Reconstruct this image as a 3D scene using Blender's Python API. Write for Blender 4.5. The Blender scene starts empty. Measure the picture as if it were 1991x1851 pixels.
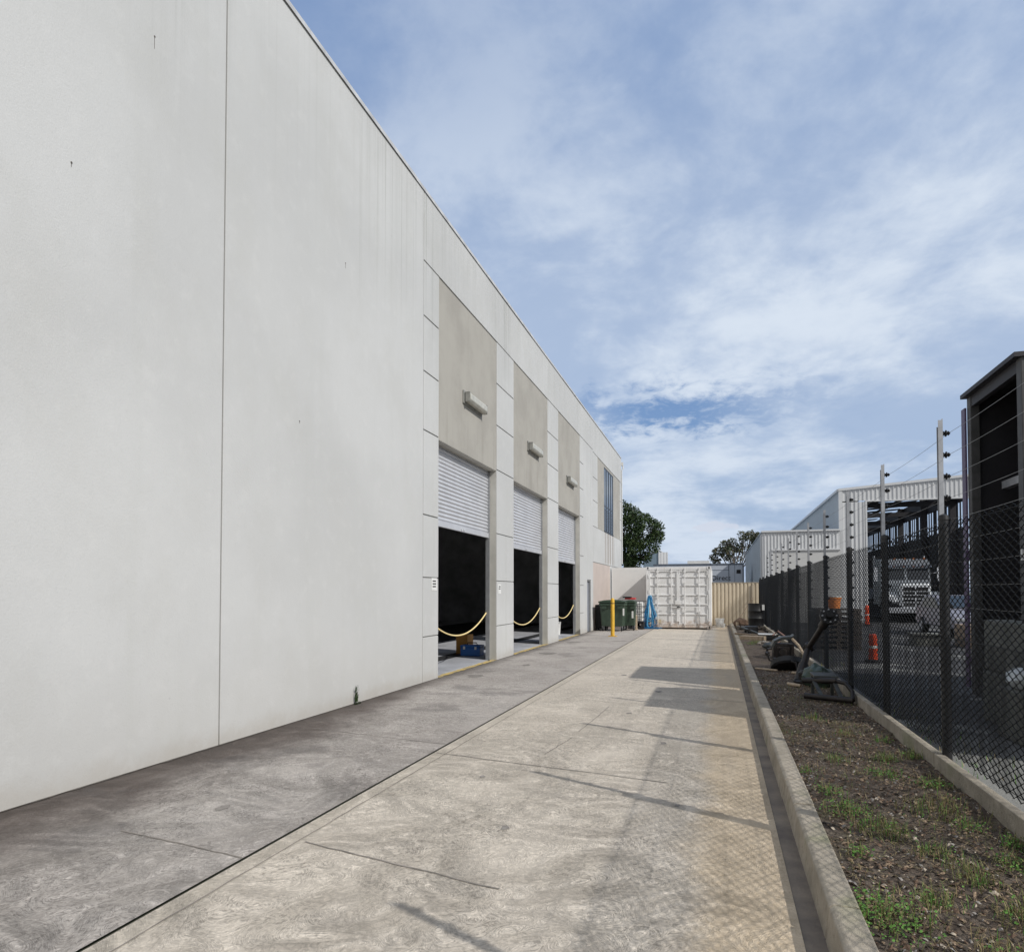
import bpy, bmesh, math, random
from mathutils import Vector, Matrix, noise
R=math.radians
random.seed(7)
sc=bpy.context.scene
C=sc.collection
# ------------------------------------------------------------ camera
cam=bpy.data.cameras.new('camera'); co=bpy.data.objects.new('camera',cam); C.objects.link(co)
co.location=(0,0,1.54); co.rotation_euler=(R(91.5),0,R(17.1978))
cam.sensor_fit='HORIZONTAL'; cam.sensor_width=36; cam.lens=23.506; cam.shift_y=0.0962
cam.clip_start=0.05; cam.clip_end=3000
sc.camera=co
# ------------------------------------------------------------ world
SUN=Vector((1,-0.45,0.887)).normalized()
elev=math.asin(SUN.z); azi=math.atan2(SUN.x,SUN.y)
w=bpy.data.worlds.new('World'); sc.world=w; w.use_nodes=True
nt=w.node_tree; N=nt.nodes; L=nt.links; N.clear()
def nd(t,**k):
    n=N.new(t)
    for a,b in k.items(): setattr(n,a,b)
    return n
def mth(op,a,b=None,c=None,clamp=False):
    n=N.new('ShaderNodeMath'); n.operation=op; n.use_clamp=clamp
    for i,x in enumerate((a,b,c)):
        if x is None: continue
        if isinstance(x,(int,float)): n.inputs[i].default_value=x
        else: L.new(x,n.inputs[i])
    return n.outputs[0]
def sstep(x,a,b):
    n=N.new('ShaderNodeMapRange'); n.interpolation_type='SMOOTHSTEP'
    L.new(x,n.inputs[0]); n.inputs[1].default_value=a; n.inputs[2].default_value=b
    return n.outputs[0]
out=nd('ShaderNodeOutputWorld'); bg=nd('ShaderNodeBackground'); bg.inputs[1].default_value=0.1
sky=nd('ShaderNodeTexSky'); sky.sky_type='NISHITA'; sky.sun_disc=False
sky.sun_elevation=elev; sky.sun_rotation=azi; sky.air_density=1.3; sky.dust_density=1.0; sky.ozone_density=2.5
tc=nd('ShaderNodeTexCoord'); sep=nd('ShaderNodeSeparateXYZ'); L.new(tc.outputs['Generated'],sep.inputs[0])
X,Y,Z=sep.outputs
zc=mth('ADD',mth('MAXIMUM',Z,0.0),0.24)
px=mth('DIVIDE',X,zc); py=mth('DIVIDE',Y,zc)
cb=nd('ShaderNodeCombineXYZ'); L.new(px,cb.inputs[0]); L.new(py,cb.inputs[1])
def wnoise(scale,detail,rough,dist,off=(0,0,0),vec=None,sc3=(1,1,1)):
    m=nd('ShaderNodeMapping'); L.new(vec or cb.outputs[0],m.inputs[0]); m.inputs['Location'].default_value=off; m.inputs['Scale'].default_value=sc3
    n=nd('ShaderNodeTexNoise'); L.new(m.outputs[0],n.inputs['Vector'])
    n.inputs['Scale'].default_value=scale; n.inputs['Detail'].default_value=detail; n.inputs['Roughness'].default_value=rough; n.inputs['Distortion'].default_value=dist
    return n.outputs[0]
n1=wnoise(1.5,7,0.55,0.35,(0.4,2.2,0))
n2=wnoise(4.2,7,0.6,0.3,(7.3,2.2,1.0))
n3=wnoise(11,6,0.62,0.3,(1.3,9.2,4.0))
az=mth('ARCTAN2',X,Y)         # 0 = along the driveway, negative to the left
el=mth('ARCSINE',Z)
cover=mth('ADD',mth('ADD',mth('MULTIPLY',n1,0.62),mth('MULTIPLY',n2,0.28)),mth('MULTIPLY',n3,0.10))
cov=sstep(cover,0.40,0.60)
# high blue region: thinner veil overhead, toward the left
hi=sstep(el,R(22),R(42))
left=sstep(az,R(12),R(-34))
back=sstep(Y,0.15,-0.15)
thin=mth('SUBTRACT',1.0,mth('MULTIPLY',mth('MULTIPLY',hi,mth('ADD',0.22,mth('MULTIPLY',left,0.3))),mth('SUBTRACT',1.0,back)))
# clear bank low down
def gauss(x,c,s):
    d=mth('DIVIDE',mth('SUBTRACT',x,c),s); return mth('POWER',2.718,mth('MULTIPLY',mth('MULTIPLY',d,d),-1.0))
bank=mth('MULTIPLY',gauss(mth('ADD',el,mth('MULTIPLY',mth('SUBTRACT',n3,0.5),0.16)),R(14.8),R(1.5)),gauss(az,R(-4),R(10)))
cov2=mth('MULTIPLY',mth('MAXIMUM',mth('ADD',mth('MULTIPLY',cov,0.42),0.58),0.0),thin,clamp=True)
cov3=mth('MULTIPLY',cov2,mth('SUBTRACT',1.0,mth('MULTIPLY',bank,1.05)),clamp=True)
# small cumulus near the horizon
cdir=nd('ShaderNodeCombineXYZ'); L.new(az,cdir.inputs[0]); L.new(el,cdir.inputs[1])
n4=wnoise(28,5,0.55,0.2,(0,0,3),cdir.outputs[0],(1,1.6,1))
cum=mth('MULTIPLY',gauss(az,R(-0.3),R(2.6)),gauss(el,R(5.25),R(0.65)))
cumm=sstep(mth('ADD',mth('MULTIPLY',cum,0.42),mth('MULTIPLY',n4,0.9)),0.74,0.82)
ccol=nd('ShaderNodeMix',data_type='RGBA'); ccol.inputs[6].default_value=(4.55,5.65,7.5,1); ccol.inputs[7].default_value=(6.9,7.7,8.8,1)
band=mth('MULTIPLY',sstep(el,R(42),R(22)),sstep(el,R(2),R(20)))
L.new(mth('ADD',mth('MULTIPLY',sstep(cover,0.42,0.58),mth('SUBTRACT',0.80,mth('MULTIPLY',band,0.30))),mth('MULTIPLY',band,0.52),clamp=True),ccol.inputs[0])
mix=nd('ShaderNodeMix',data_type='RGBA'); L.new(cov3,mix.inputs[0])
base=nd('ShaderNodeMix',data_type='RGBA'); base.inputs[0].default_value=0.55; base.inputs[7].default_value=(1.7,3.1,6.4,1)
L.new(sky.outputs[0],base.inputs[6])
L.new(base.outputs[2],mix.inputs[6]); L.new(ccol.outputs[2],mix.inputs[7])
mix2=nd('ShaderNodeMix',data_type='RGBA'); L.new(mth('MULTIPLY',cumm,0.8),mix2.inputs[0]); L.new(mix.outputs[2],mix2.inputs[6]); mix2.inputs[7].default_value=(6.4,6.9,8.0,1)
mix3=nd('ShaderNodeMix',data_type='RGBA'); L.new(mth('MULTIPLY',back,0.85),mix3.inputs[0]); L.new(mix2.outputs[2],mix3.inputs[6]); mix3.inputs[7].default_value=(6.6,6.7,7.0,1)  # unseen sky behind the camera, added whiter to neutralise the ambient light
L.new(mix3.outputs[2],bg.inputs[0]); L.new(bg.outputs[0],out.inputs[0])
# ------------------------------------------------------------ sun
sl=bpy.data.lights.new('sun','SUN'); sl.energy=3.5; sl.angle=R(0.5); sl.color=(1,0.965,0.91)
so=bpy.data.objects.new('sun',sl); C.objects.link(so); so.rotation_euler=SUN.to_track_quat('Z','Y').to_euler(); so.location=(20,-5,30)
sc.view_settings.view_transform='Standard'; sc.view_settings.look='None'; sc.view_settings.exposure=0; sc.view_settings.gamma=1
sc.render.engine='CYCLES'
# ------------------------------------------------------------ helpers
class MB:
    def __init__(s): s.v=[];s.f=[];s.m=[];s.mi=0
    def add(s,vs,fs):
        b=len(s.v); s.v+=[tuple(v) for v in vs]; s.f+=[[b+i for i in f] for f in fs]; s.m+=[s.mi]*len(fs); return s
    def box(s,x0,x1,y0,y1,z0,z1,mat=None):
        vs=[(x,y,z) for x in (x0,x1) for y in (y0,y1) for z in (z0,z1)]
        if mat is not None: vs=[mat@Vector(v) for v in vs]
        return s.add(vs,[(0,1,3,2),(4,6,7,5),(0,4,5,1),(2,3,7,6),(0,2,6,4),(1,5,7,3)])
    def bar(s,a,b,w,h):     # rectangular bar from a to b
        a=Vector(a);b=Vector(b);d=(b-a); l=d.length; q=d.to_track_quat('X','Z').to_matrix().to_4x4(); q.translation=a
        return s.box(0,l,-w/2,w/2,-h/2,h/2,q)
    def tube(s,pts,r,n=8,cap=True,r2=None):
        pts=[Vector(p) for p in pts]; rings=[]; up=None
        for i,p in enumerate(pts):
            d=(pts[min(i+1,len(pts)-1)]-pts[max(i-1,0)]).normalized()
            if up is None: up=d.orthogonal().normalized()
            up=(up-d*up.dot(d))
            if up.length<1e-6: up=d.orthogonal()
            up.normalize(); sd=d.cross(up)
            rr=r if r2 is None else r+(r2-r)*i/(len(pts)-1)
            rings.append([p+(up*math.cos(2*math.pi*k/n)+sd*math.sin(2*math.pi*k/n))*rr for k in range(n)])
        vs=[v for g in rings for v in g]; fs=[]
        for i in range(len(rings)-1):
            for k in range(n):
                fs.append((i*n+k,i*n+(k+1)%n,(i+1)*n+(k+1)%n,(i+1)*n+k))
        if cap: fs.append(tuple(range(n))[::-1]); fs.append(tuple((len(rings)-1)*n+k for k in range(n)))
        return s.add(vs,fs)
    def lathe(s,c,prof,n=20,axis='Z',M=None):   # prof list of (r,z)
        c=Vector(c); vs=[];fs=[]
        for r,z in prof:
            for k in range(n):
                a=2*math.pi*k/n; p=Vector((r*math.cos(a),r*math.sin(a),z))
                if axis=='Y': p=Vector((p.x,p.z,p.y))
                if axis=='X': p=Vector((p.z,p.x,p.y))
                if M is not None: p=M@p
                vs.append(c+p)
        for i in range(len(prof)-1):
            for k in range(n): fs.append((i*n+k,i*n+(k+1)%n,(i+1)*n+(k+1)%n,(i+1)*n+k))
        fs.append(tuple(range(n))[::-1]); fs.append(tuple((len(prof)-1)*n+k for k in range(n)))
        return s.add(vs,fs)
    def prism(s,poly,fn,a,b):   # poly of (u,v); fn(u,v,w)->xyz, extruded w a..b
        n=len(poly); vs=[fn(u,v,a) for u,v in poly]+[fn(u,v,b) for u,v in poly]
        fs=[tuple(range(n))[::-1],tuple(range(n,2*n))]+[(i,(i+1)%n,n+(i+1)%n,n+i) for i in range(n)]
        return s.add(vs,fs)
    def sheet(s,o,u,v,nrm,length,height,pitch,depth,kind='trap'):  # ribbed sheet
        o=Vector(o);u=Vector(u);v=Vector(v);nrm=Vector(nrm); pr=[]; x=0
        if kind=='trap': pat=[(0,0),(.62,0),(.70,1),(.92,1),(1,0)]
        elif kind=='fence': pat=[(0,0),(.12,1),(.5,1.05),(.62,0.9),(.74,0)]
        else: pat=[(i/8,.5-.5*math.cos(2*math.pi*i/8)) for i in range(8)]
        k=0
        while x<length:
            for a,b in pat:
                xx=k*pitch+a*pitch
                if xx<=length: pr.append((xx,b*depth))
            k+=1; x=k*pitch
        pr.append((length,0))
        vs=[];fs=[]
        for a,b in pr: vs+= [o+u*a+nrm*b, o+u*a+nrm*b+v*height]
        for i in range(len(pr)-1): fs.append((2*i,2*i+2,2*i+3,2*i+1))
        return s.add(vs,fs)
    def build(s,name,mats,parent=None,smooth=False,bevel=0,solid=0,bs=2):
        org=Vector((0,0,0)); p=parent
        while p is not None: org+=p.location; p=p.parent
        me=bpy.data.meshes.new(name); me.from_pydata([tuple(Vector(v)-org) for v in s.v],[],s.f); me.update()
        if not isinstance(mats,(list,tuple)): mats=[mats]
        for m in mats: me.materials.append(m)
        if len(mats)>1: me.polygons.foreach_set('material_index',s.m)
        bm=bmesh.new(); bm.from_mesh(me); bmesh.ops.recalc_face_normals(bm,faces=bm.faces); bm.to_mesh(me); bm.free()
        if smooth: me.polygons.foreach_set('use_smooth',[True]*len(me.polygons))
        o=bpy.data.objects.new(name,me); C.objects.link(o)
        if parent is not None: o.parent=parent
        if solid:
            md=o.modifiers.new('solid','SOLIDIFY'); md.thickness=solid
        if bevel:
            md=o.modifiers.new('bevel','BEVEL'); md.width=bevel; md.segments=bs; md.limit_method='ANGLE'
        if smooth:
            try:
                me.set_sharp_from_angle(angle=R(40))
            except Exception: pass
        return o
def thing(name,loc,label,cat,group=None,rz=0):
    o=bpy.data.objects.new(name,None); C.objects.link(o); o.location=loc; o.rotation_euler.z=rz
    o.empty_display_size=.1
    o['label']=label; o['category']=cat
    if group: o['group']=group
    return o
def tag(o,label,cat,group=None):
    o['label']=label; o['category']=cat
    if group: o['group']=group
    return o
def struct(o,kind='structure',label=None):
    o['kind']=kind
    if label: o['label']=label
    return o
def recenter(o):  # origin of a one-mesh thing to its base centre
    me=o.data; xs=[v.co for v in me.vertices]
    c=Vector(((min(v.x for v in xs)+max(v.x for v in xs))/2,(min(v.y for v in xs)+max(v.y for v in xs))/2,min(v.z for v in xs)))
    me.transform(Matrix.Translation(-c)); o.location=c; return o
def dup(root,loc,label=None,rz=None):
    r=root.copy(); C.objects.link(r); r.location=loc
    if rz is not None: r.rotation_euler.z=rz
    if label: r['label']=label
    for ch in list(root.children):
        c=ch.copy(); C.objects.link(c); c.parent=r
        for g in ch.children:
            d=g.copy(); C.objects.link(d); d.parent=c
    return r
# ------------------------------------------------------------ materials
MATS={}
def mat(name,col,rough=.8,metal=0,var=.0,vscale=3,col2=None,bump=0,bscale=40,stretch=(1,1,1),detail=5,spec=.5,world=False,vcon=(.35,.65),bdist=.01):
    m=bpy.data.materials.new(name); m.use_nodes=True; n=m.node_tree.nodes; l=m.node_tree.links
    b=n['Principled BSDF']; b.inputs['Roughness'].default_value=rough; b.inputs['Metallic'].default_value=metal
    b.inputs['Specular IOR Level'].default_value=spec
    b.inputs['Base Color'].default_value=(*col,1)
    t=n.new('ShaderNodeTexCoord'); mp=n.new('ShaderNodeMapping'); l.new(t.outputs['Object'],mp.inputs[0]); mp.inputs['Scale'].default_value=stretch
    if world:
        g=n.new('ShaderNodeNewGeometry'); l.new(g.outputs['Position'],mp.inputs[0])
    if var or col2:
        if col2 is None: col2=tuple(c*(1-var) for c in col)
        ns=n.new('ShaderNodeTexNoise'); l.new(mp.outputs[0],ns.inputs['Vector']); ns.inputs['Scale'].default_value=vscale; ns.inputs['Detail'].default_value=detail; ns.inputs['Roughness'].default_value=.6
        mr=n.new('ShaderNodeMapRange'); l.new(ns.outputs[0],mr.inputs[0]); mr.inputs[1].default_value=vcon[0]; mr.inputs[2].default_value=vcon[1]
        mx=n.new('ShaderNodeMix'); mx.data_type='RGBA'; l.new(mr.outputs[0],mx.inputs[0]); mx.inputs[6].default_value=(*col,1); mx.inputs[7].default_value=(*col2,1)
        l.new(mx.outputs[2],b.inputs['Base Color'])
    if bump:
        nb=n.new('ShaderNodeTexNoise'); l.new(mp.outputs[0],nb.inputs['Vector']); nb.inputs['Scale'].default_value=bscale; nb.inputs['Detail'].default_value=4
        bp=n.new('ShaderNodeBump'); bp.inputs['Strength'].default_value=bump; bp.inputs['Distance'].default_value=bdist; l.new(nb.outputs[0],bp.inputs['Height']); l.new(bp.outputs[0],b.inputs['Normal'])
    MATS[name]=m; return m
class NT:   # small node helper for hand-made materials
    def __init__(s,name):
        s.mt=bpy.data.materials.new(name); s.mt.use_nodes=True; s.n=s.mt.node_tree.nodes; s.l=s.mt.node_tree.links; s.b=s.n['Principled BSDF']
        g=s.n.new('ShaderNodeNewGeometry'); s.pos=g.outputs['Position']
        sp=s.n.new('ShaderNodeSeparateXYZ'); s.l.new(s.pos,sp.inputs[0]); s.x,s.y,s.z=sp.outputs
    def mth(s,op,a,b=None,c=None,clamp=False):
        n=s.n.new('ShaderNodeMath'); n.operation=op; n.use_clamp=clamp
        for i,x in enumerate((a,b,c)):
            if x is None: continue
            if isinstance(x,(int,float)): n.inputs[i].default_value=x
            else: s.l.new(x,n.inputs[i])
        return n.outputs[0]
    def noise(s,scale,detail=5,rough=.55,dist=0,stretch=(1,1,1),loc=(0,0,0),vec=None):
        mp=s.n.new('ShaderNodeMapping'); s.l.new(vec or s.pos,mp.inputs[0]); mp.inputs['Scale'].default_value=stretch; mp.inputs['Location'].default_value=loc
        n=s.n.new('ShaderNodeTexNoise'); s.l.new(mp.outputs[0],n.inputs['Vector']); n.inputs['Scale'].default_value=scale; n.inputs['Detail'].default_value=detail; n.inputs['Roughness'].default_value=rough; n.inputs['Distortion'].default_value=dist
        return n.outputs[0]
    def ramp(s,x,a,b,lo=0,hi=1,smooth=True):
        n=s.n.new('ShaderNodeMapRange'); n.interpolation_type='SMOOTHSTEP' if smooth else 'LINEAR'
        s.l.new(x,n.inputs[0]); n.inputs[1].default_value=a; n.inputs[2].default_value=b; n.inputs[3].default_value=lo; n.inputs[4].default_value=hi
        return n.outputs[0]
    def mix(s,f,a,b):
        n=s.n.new('ShaderNodeMix'); n.data_type='RGBA'
        for i,x in ((0,f),(6,a),(7,b)):
            if isinstance(x,(int,float)): n.inputs[i].default_value=x
            elif isinstance(x,tuple): n.inputs[i].default_value=(*x,1)
            else: s.l.new(x,n.inputs[i])
        return n.outputs[2]
    def bump(s,h,strength=.5,dist=.01):
        n=s.n.new('ShaderNodeBump'); n.inputs['Strength'].default_value=strength; n.inputs['Distance'].default_value=dist; s.l.new(h,n.inputs['Height']); s.l.new(n.outputs[0],s.b.inputs['Normal'])
    def done(s,col,rough=.85,spec=.3):
        if isinstance(col,tuple): s.b.inputs['Base Color'].default_value=(*col,1)
        else: s.l.new(col,s.b.inputs['Base Color'])
        if isinstance(rough,(int,float)): s.b.inputs['Roughness'].default_value=rough
        else: s.l.new(rough,s.b.inputs['Roughness'])
        s.b.inputs['Specular IOR Level'].default_value=spec
        return s.mt
def m_wall(name,base,stain):
    t=NT(name)
    soft=t.noise(.35,4,.5)
    mott=t.noise(1.6,5,.6,stretch=(1,1,.6))
    c=t.mix(t.ramp(soft,.35,.65),base,tuple(x*.90 for x in base))
    c=t.mix(t.mth('MULTIPLY',t.ramp(mott,.42,.72),.30),c,stain)
    # rain streaks running down from the parapet
    st=t.noise(1.0,6,.7,stretch=(1,3.6,.05)); st2=t.noise(1.0,5,.7,stretch=(1,14,.10),loc=(0,5,0))
    gate=t.noise(.5,2,.5,stretch=(1,1,.0),loc=(0,3,0))
    ln=t.mth('ADD',7.0,t.mth('MULTIPLY',st,-2.8))
    fall=t.ramp(t.mth('ADD',t.z,t.mth('MULTIPLY',t.mth('SUBTRACT',st2,.5),3.0)),5.6,8.9)
    s1=t.mth('MULTIPLY',t.mth('MULTIPLY',t.ramp(st2,.50,.72),fall),t.ramp(gate,.42,.60))
    c=t.mix(t.mth('MULTIPLY',s1,.62),c,(.26,.27,.24))
    c=t.mix(t.mth('MULTIPLY',t.mth('MULTIPLY',t.ramp(st,.5,.7),fall),.25),c,(.30,.31,.29))
    # faint long streaks everywhere
    c=t.mix(t.mth('MULTIPLY',t.ramp(t.noise(1.0,5,.6,stretch=(1,2.5,.12),loc=(0,9,2)),.5,.8),.22),c,(.40,.41,.38))
    # run-off stains under the office window
    win=t.mth('MULTIPLY',t.mth('MULTIPLY',t.ramp(t.y,29.2,29.5),t.ramp(t.y,32.4,32.1)),t.mth('MULTIPLY',t.ramp(t.z,2.72,2.9),t.ramp(t.z,4.25,4.2)))
    ws=t.mth('MULTIPLY',win,t.ramp(t.noise(1,2,.5,stretch=(1,3.6,.02),loc=(0,1.7,0)),.44,.56))
    c=t.mix(t.mth('MULTIPLY',ws,.75),c,(.22,.17,.14))
    # splash dirt near the ground
    sp=t.mth('ADD',t.z,t.mth('MULTIPLY',t.noise(3,5,.65),-.35))
    c=t.mix(t.mth('MULTIPLY',t.ramp(sp,.06,-.16),.35),c,(.34,.30,.25))
    c=t.mix(t.mth('MULTIPLY',t.ramp(t.z,1.2,0.0),.10),c,(.42,.36,.27))
    # pin marks and scuffs
    pk=t.noise(6,2,.5); c=t.mix(t.mth('MULTIPLY',t.ramp(pk,.76,.79),.35),c,(.3,.3,.3))
    c=t.mix(t.mth('MULTIPLY',t.ramp(t.noise(28,4,.7),.52,.75),.16),c,(.36,.36,.34))
    c=t.mix(t.mth('MULTIPLY',t.ramp(t.noise(5,5,.65,loc=(1,7,3)),.5,.75),.16),c,(.62,.62,.61))
    t.bump(t.mth('ADD',t.noise(60,4,.6),t.mth('MULTIPLY',t.noise(2.5,4,.5),2.5)),.35,.005)
    return t.done(c,.82,.25)
M_wall=m_wall('painted_concrete',(.52,.525,.52),(.44,.44,.42))
M_back=mat('joint_sealant',(.36,.36,.34),.9)
def m_taupe():
    t=NT('taupe_paint')
    c=t.mix(t.ramp(t.noise(1.2,5,.6),.35,.7),(.37,.355,.32),(.32,.305,.275))
    st=t.noise(1,5,.7,stretch=(1,9,.12)); c=t.mix(t.mth('MULTIPLY',t.mth('MULTIPLY',t.ramp(st,.5,.7),t.ramp(t.z,5.3,4.6)),.35),c,(.23,.22,.19))
    c=t.mix(t.mth('MULTIPLY',t.ramp(st,.55,.8),.2),c,(.25,.24,.21))
    t.bump(t.noise(60,4,.6),.2,.003); return t.done(c,.85,.25)
M_taupe=m_taupe()
M_pink=mat('pink_panel',(.50,.43,.39),.85,var=.1,vscale=1.5)
M_jamb=mat('jamb_paint',(.47,.46,.42),.8,var=.15,vscale=2.5,bump=.1)
M_cap=mat('capping_metal',(.60,.60,.60),.5,.1,var=.3,vscale=4)
M_roll=mat('roller_steel',(.56,.57,.60),.42,.25,var=.12,vscale=2.2)
M_dark=mat('dark_interior',(.58,.59,.60),.9,var=.4,vscale=1)
M_black=mat('black_plastic',(.009,.009,.010),.5)
M_blackr=mat('black_rough',(.02,.02,.022),.8,var=.4,vscale=8)
M_white=mat('white_paint',(.72,.72,.70),.5,var=.12,vscale=4)
M_floor=mat('workshop_floor',(.48,.49,.52),.5,var=.3,vscale=1.5)
M_yel=mat('yellow_paint',(.72,.43,.04),.55,var=.25,vscale=9)
M_yelw=mat('worn_yellow_line',(.66,.47,.13),.85,col2=(.28,.25,.20),vscale=12,vcon=(.4,.62))
M_chain=mat('cream_chain',(.78,.62,.30),.5)
M_grey=mat('grey_metal',(.34,.35,.36),.5,.5,var=.2,vscale=6)
M_lamp=mat('lamp_diffuser',(.50,.49,.43),.35,var=.25,vscale=7)
M_lampd=mat('lamp_housing',(.28,.28,.26),.6,var=.3,vscale=5)
M_glass=mat('window_glass',(.02,.03,.04),.06,spec=.9)
M_frame=mat('dark_frame',(.05,.055,.065),.4,.3)
M_door=mat('door_grey',(.24,.26,.30),.5,var=.1)
# driveway: beige exposed concrete with a swirled broom texture
def m_conc(name,c1,c2,dark,tan_edge=False,stain=False):
    t=NT(name)
    # swirly trowel strokes: ridges of a distorted field
    fld=t.noise(1.1,2,.5,0.4)
    cmb=t.n.new('ShaderNodeVectorRotate'); cmb.rotation_type='Z_AXIS'; t.l.new(t.pos,cmb.inputs[0]); t.l.new(t.mth('MULTIPLY',fld,7.0),cmb.inputs['Angle'])
    s1=t.noise(20,3,.6,1.8,stretch=(1,1,1))
    s2=t.noise(1,3,.55,.9,stretch=(12,36,1),vec=cmb.outputs[0])
    fine=t.noise(95,3,.7,.4)
    stroke=t.mth('ADD',t.mth('MULTIPLY',s1,.5),t.mth('MULTIPLY',s2,.5))
    big=t.noise(.55,4,.55,.3); med=t.noise(2.3,5,.65,.5)
    c=t.mix(t.ramp(big,.35,.65),c1,c2)
    c=t.mix(t.mth('MULTIPLY',t.ramp(med,.46,.74),.38),c,dark)
    vis=t.ramp(t.noise(1.7,3,.5,loc=(6,6,0)),.36,.62,.22,.95)
    c=t.mix(t.mth('MULTIPLY',t.mth('MULTIPLY',t.ramp(stroke,.485,.42),.72),vis),c,tuple(x*.34 for x in c1))
    c=t.mix(t.mth('MULTIPLY',t.ramp(stroke,.52,.59),.5),c,tuple(min(1,x*1.45) for x in c1))
    c=t.mix(t.mth('MULTIPLY',t.ramp(fine,.5,.72),.22),c,tuple(x*.5 for x in c1))
    if tan_edge:
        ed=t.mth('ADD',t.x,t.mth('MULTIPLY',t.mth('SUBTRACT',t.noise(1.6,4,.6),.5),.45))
        c=t.mix(t.mth('MULTIPLY',t.ramp(ed,-.28,.02),.6),c,(.58,.45,.29))  # tan tint growing towards the right edge of the driveway
        # darker worn patches and tyre tracks
        tr=t.mth('MULTIPLY',t.ramp(t.noise(.9,4,.6,stretch=(2.2,.25,1)),.5,.72),.30); c=t.mix(tr,c,dark)
        # thin edging strip next to the apron joint
        e=t.mth('MULTIPLY',t.ramp(t.x,-2.62,-2.60),t.ramp(t.x,-2.47,-2.49)); c=t.mix(t.mth('MULTIPLY',e,.35),c,(.50,.45,.37))
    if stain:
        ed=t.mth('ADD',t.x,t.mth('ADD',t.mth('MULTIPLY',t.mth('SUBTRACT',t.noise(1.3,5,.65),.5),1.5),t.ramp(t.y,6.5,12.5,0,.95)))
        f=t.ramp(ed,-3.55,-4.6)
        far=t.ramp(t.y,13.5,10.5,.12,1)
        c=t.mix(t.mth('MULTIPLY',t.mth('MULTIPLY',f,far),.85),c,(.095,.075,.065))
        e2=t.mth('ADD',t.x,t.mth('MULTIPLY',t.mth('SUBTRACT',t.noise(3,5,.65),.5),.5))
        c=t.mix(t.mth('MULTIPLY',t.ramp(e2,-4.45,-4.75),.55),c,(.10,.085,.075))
        c=t.mix(t.mth('MULTIPLY',t.ramp(t.noise(.8,4,.6,loc=(2,7,0)),.56,.66),.40),c,(.13,.12,.115))
    t.bump(t.mth('ADD',t.mth('MULTIPLY',stroke,1.0),t.mth('MULTIPLY',fine,.25)),1.0,.022)
    return t.done(c,.9,.2)
M_drive=m_conc('driveway_concrete',(.585,.525,.446),(.512,.462,.393),(.37,.333,.288),tan_edge=True)
M_apron=m_conc('apron_concrete',(.45,.415,.38),(.375,.342,.312),(.225,.205,.19),stain=True)
M_joint=mat('joint_dark',(.07,.062,.055),.95,col2=(.13,.115,.10),vscale=9)
M_jlight=mat('saw_cut',(.17,.155,.135),.95,col2=(.28,.25,.22),vscale=5)
M_gutter=mat('gutter_concrete',(.24,.20,.155),.9,col2=(.12,.10,.085),vscale=2.5,bump=.5,bscale=60,world=True)  # colour darkened to carry the kerb's shadow along the gutter
def m_kerb():
    t=NT('kerb_concrete')
    c=t.mix(t.ramp(t.noise(3,6,.65),.35,.68),(.42,.37,.30),(.28,.25,.20))
    c=t.mix(t.mth('MULTIPLY',t.ramp(t.noise(14,5,.7),.48,.7),.5),c,(.17,.15,.12))
    c=t.mix(t.mth('MULTIPLY',t.ramp(t.noise(1.4,4,.6,loc=(4,4,4)),.56,.72),.5),c,(.20,.22,.11))
    t.bump(t.noise(45,5,.7),.9,.012); return t.done(c,.92,.2)
M_kerb=m_kerb()
def m_soil():
    t=NT('soil')
    c=t.mix(t.ramp(t.noise(9,6,.7),.35,.68),(.115,.088,.069),(.205,.168,.135))
    c=t.mix(t.mth('MULTIPLY',t.ramp(t.noise(55,4,.7),.5,.7),.6),c,(.28,.23,.185))
    c=t.mix(t.mth('MULTIPLY',t.ramp(t.noise(24,4,.7,loc=(5,1,0)),.5,.36),.6),c,(.05,.038,.03))
    c=t.mix(t.mth('MULTIPLY',t.ramp(t.noise(1.6,4,.6,loc=(9,2,0)),.55,.7),.35),c,(.12,.13,.05))
    t.bump(t.noise(38,6,.75),1.0,.03); return t.done(c,.95,.15)
M_soil=m_soil()
def m_yard():
    t=NT('yard_asphalt')
    c=t.mix(t.ramp(t.noise(1.1,5,.6),.4,.65),(.075,.075,.078),(.045,.046,.05))
    c=t.mix(t.mth('MULTIPLY',t.ramp(t.noise(.55,5,.65,loc=(3,8,0)),.56,.64),.8),c,(.30,.30,.28))
    near=t.mth('ADD',t.y,t.mth('MULTIPLY',t.noise(1.2,4,.6),2.5))
    c=t.mix(t.ramp(near,10.5,7.5),c,(.25,.25,.235))
    c=t.mix(t.mth('MULTIPLY',t.ramp(t.noise(40,4,.7),.5,.65),.4),c,(.12,.12,.115))
    t.bump(t.noise(35,5,.7),.7,.02); return t.done(c,.95,.2)
M_yard=m_yard()
M_ground=mat('far_ground',(.16,.17,.12),.95,col2=(.10,.12,.07),vscale=.2,world=True)
M_wire=mat('black_wire',(.007,.008,.009),.6,spec=.25)
M_galv=mat('galvanised',(.42,.43,.45),.45,.5,var=.2,vscale=8)
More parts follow.
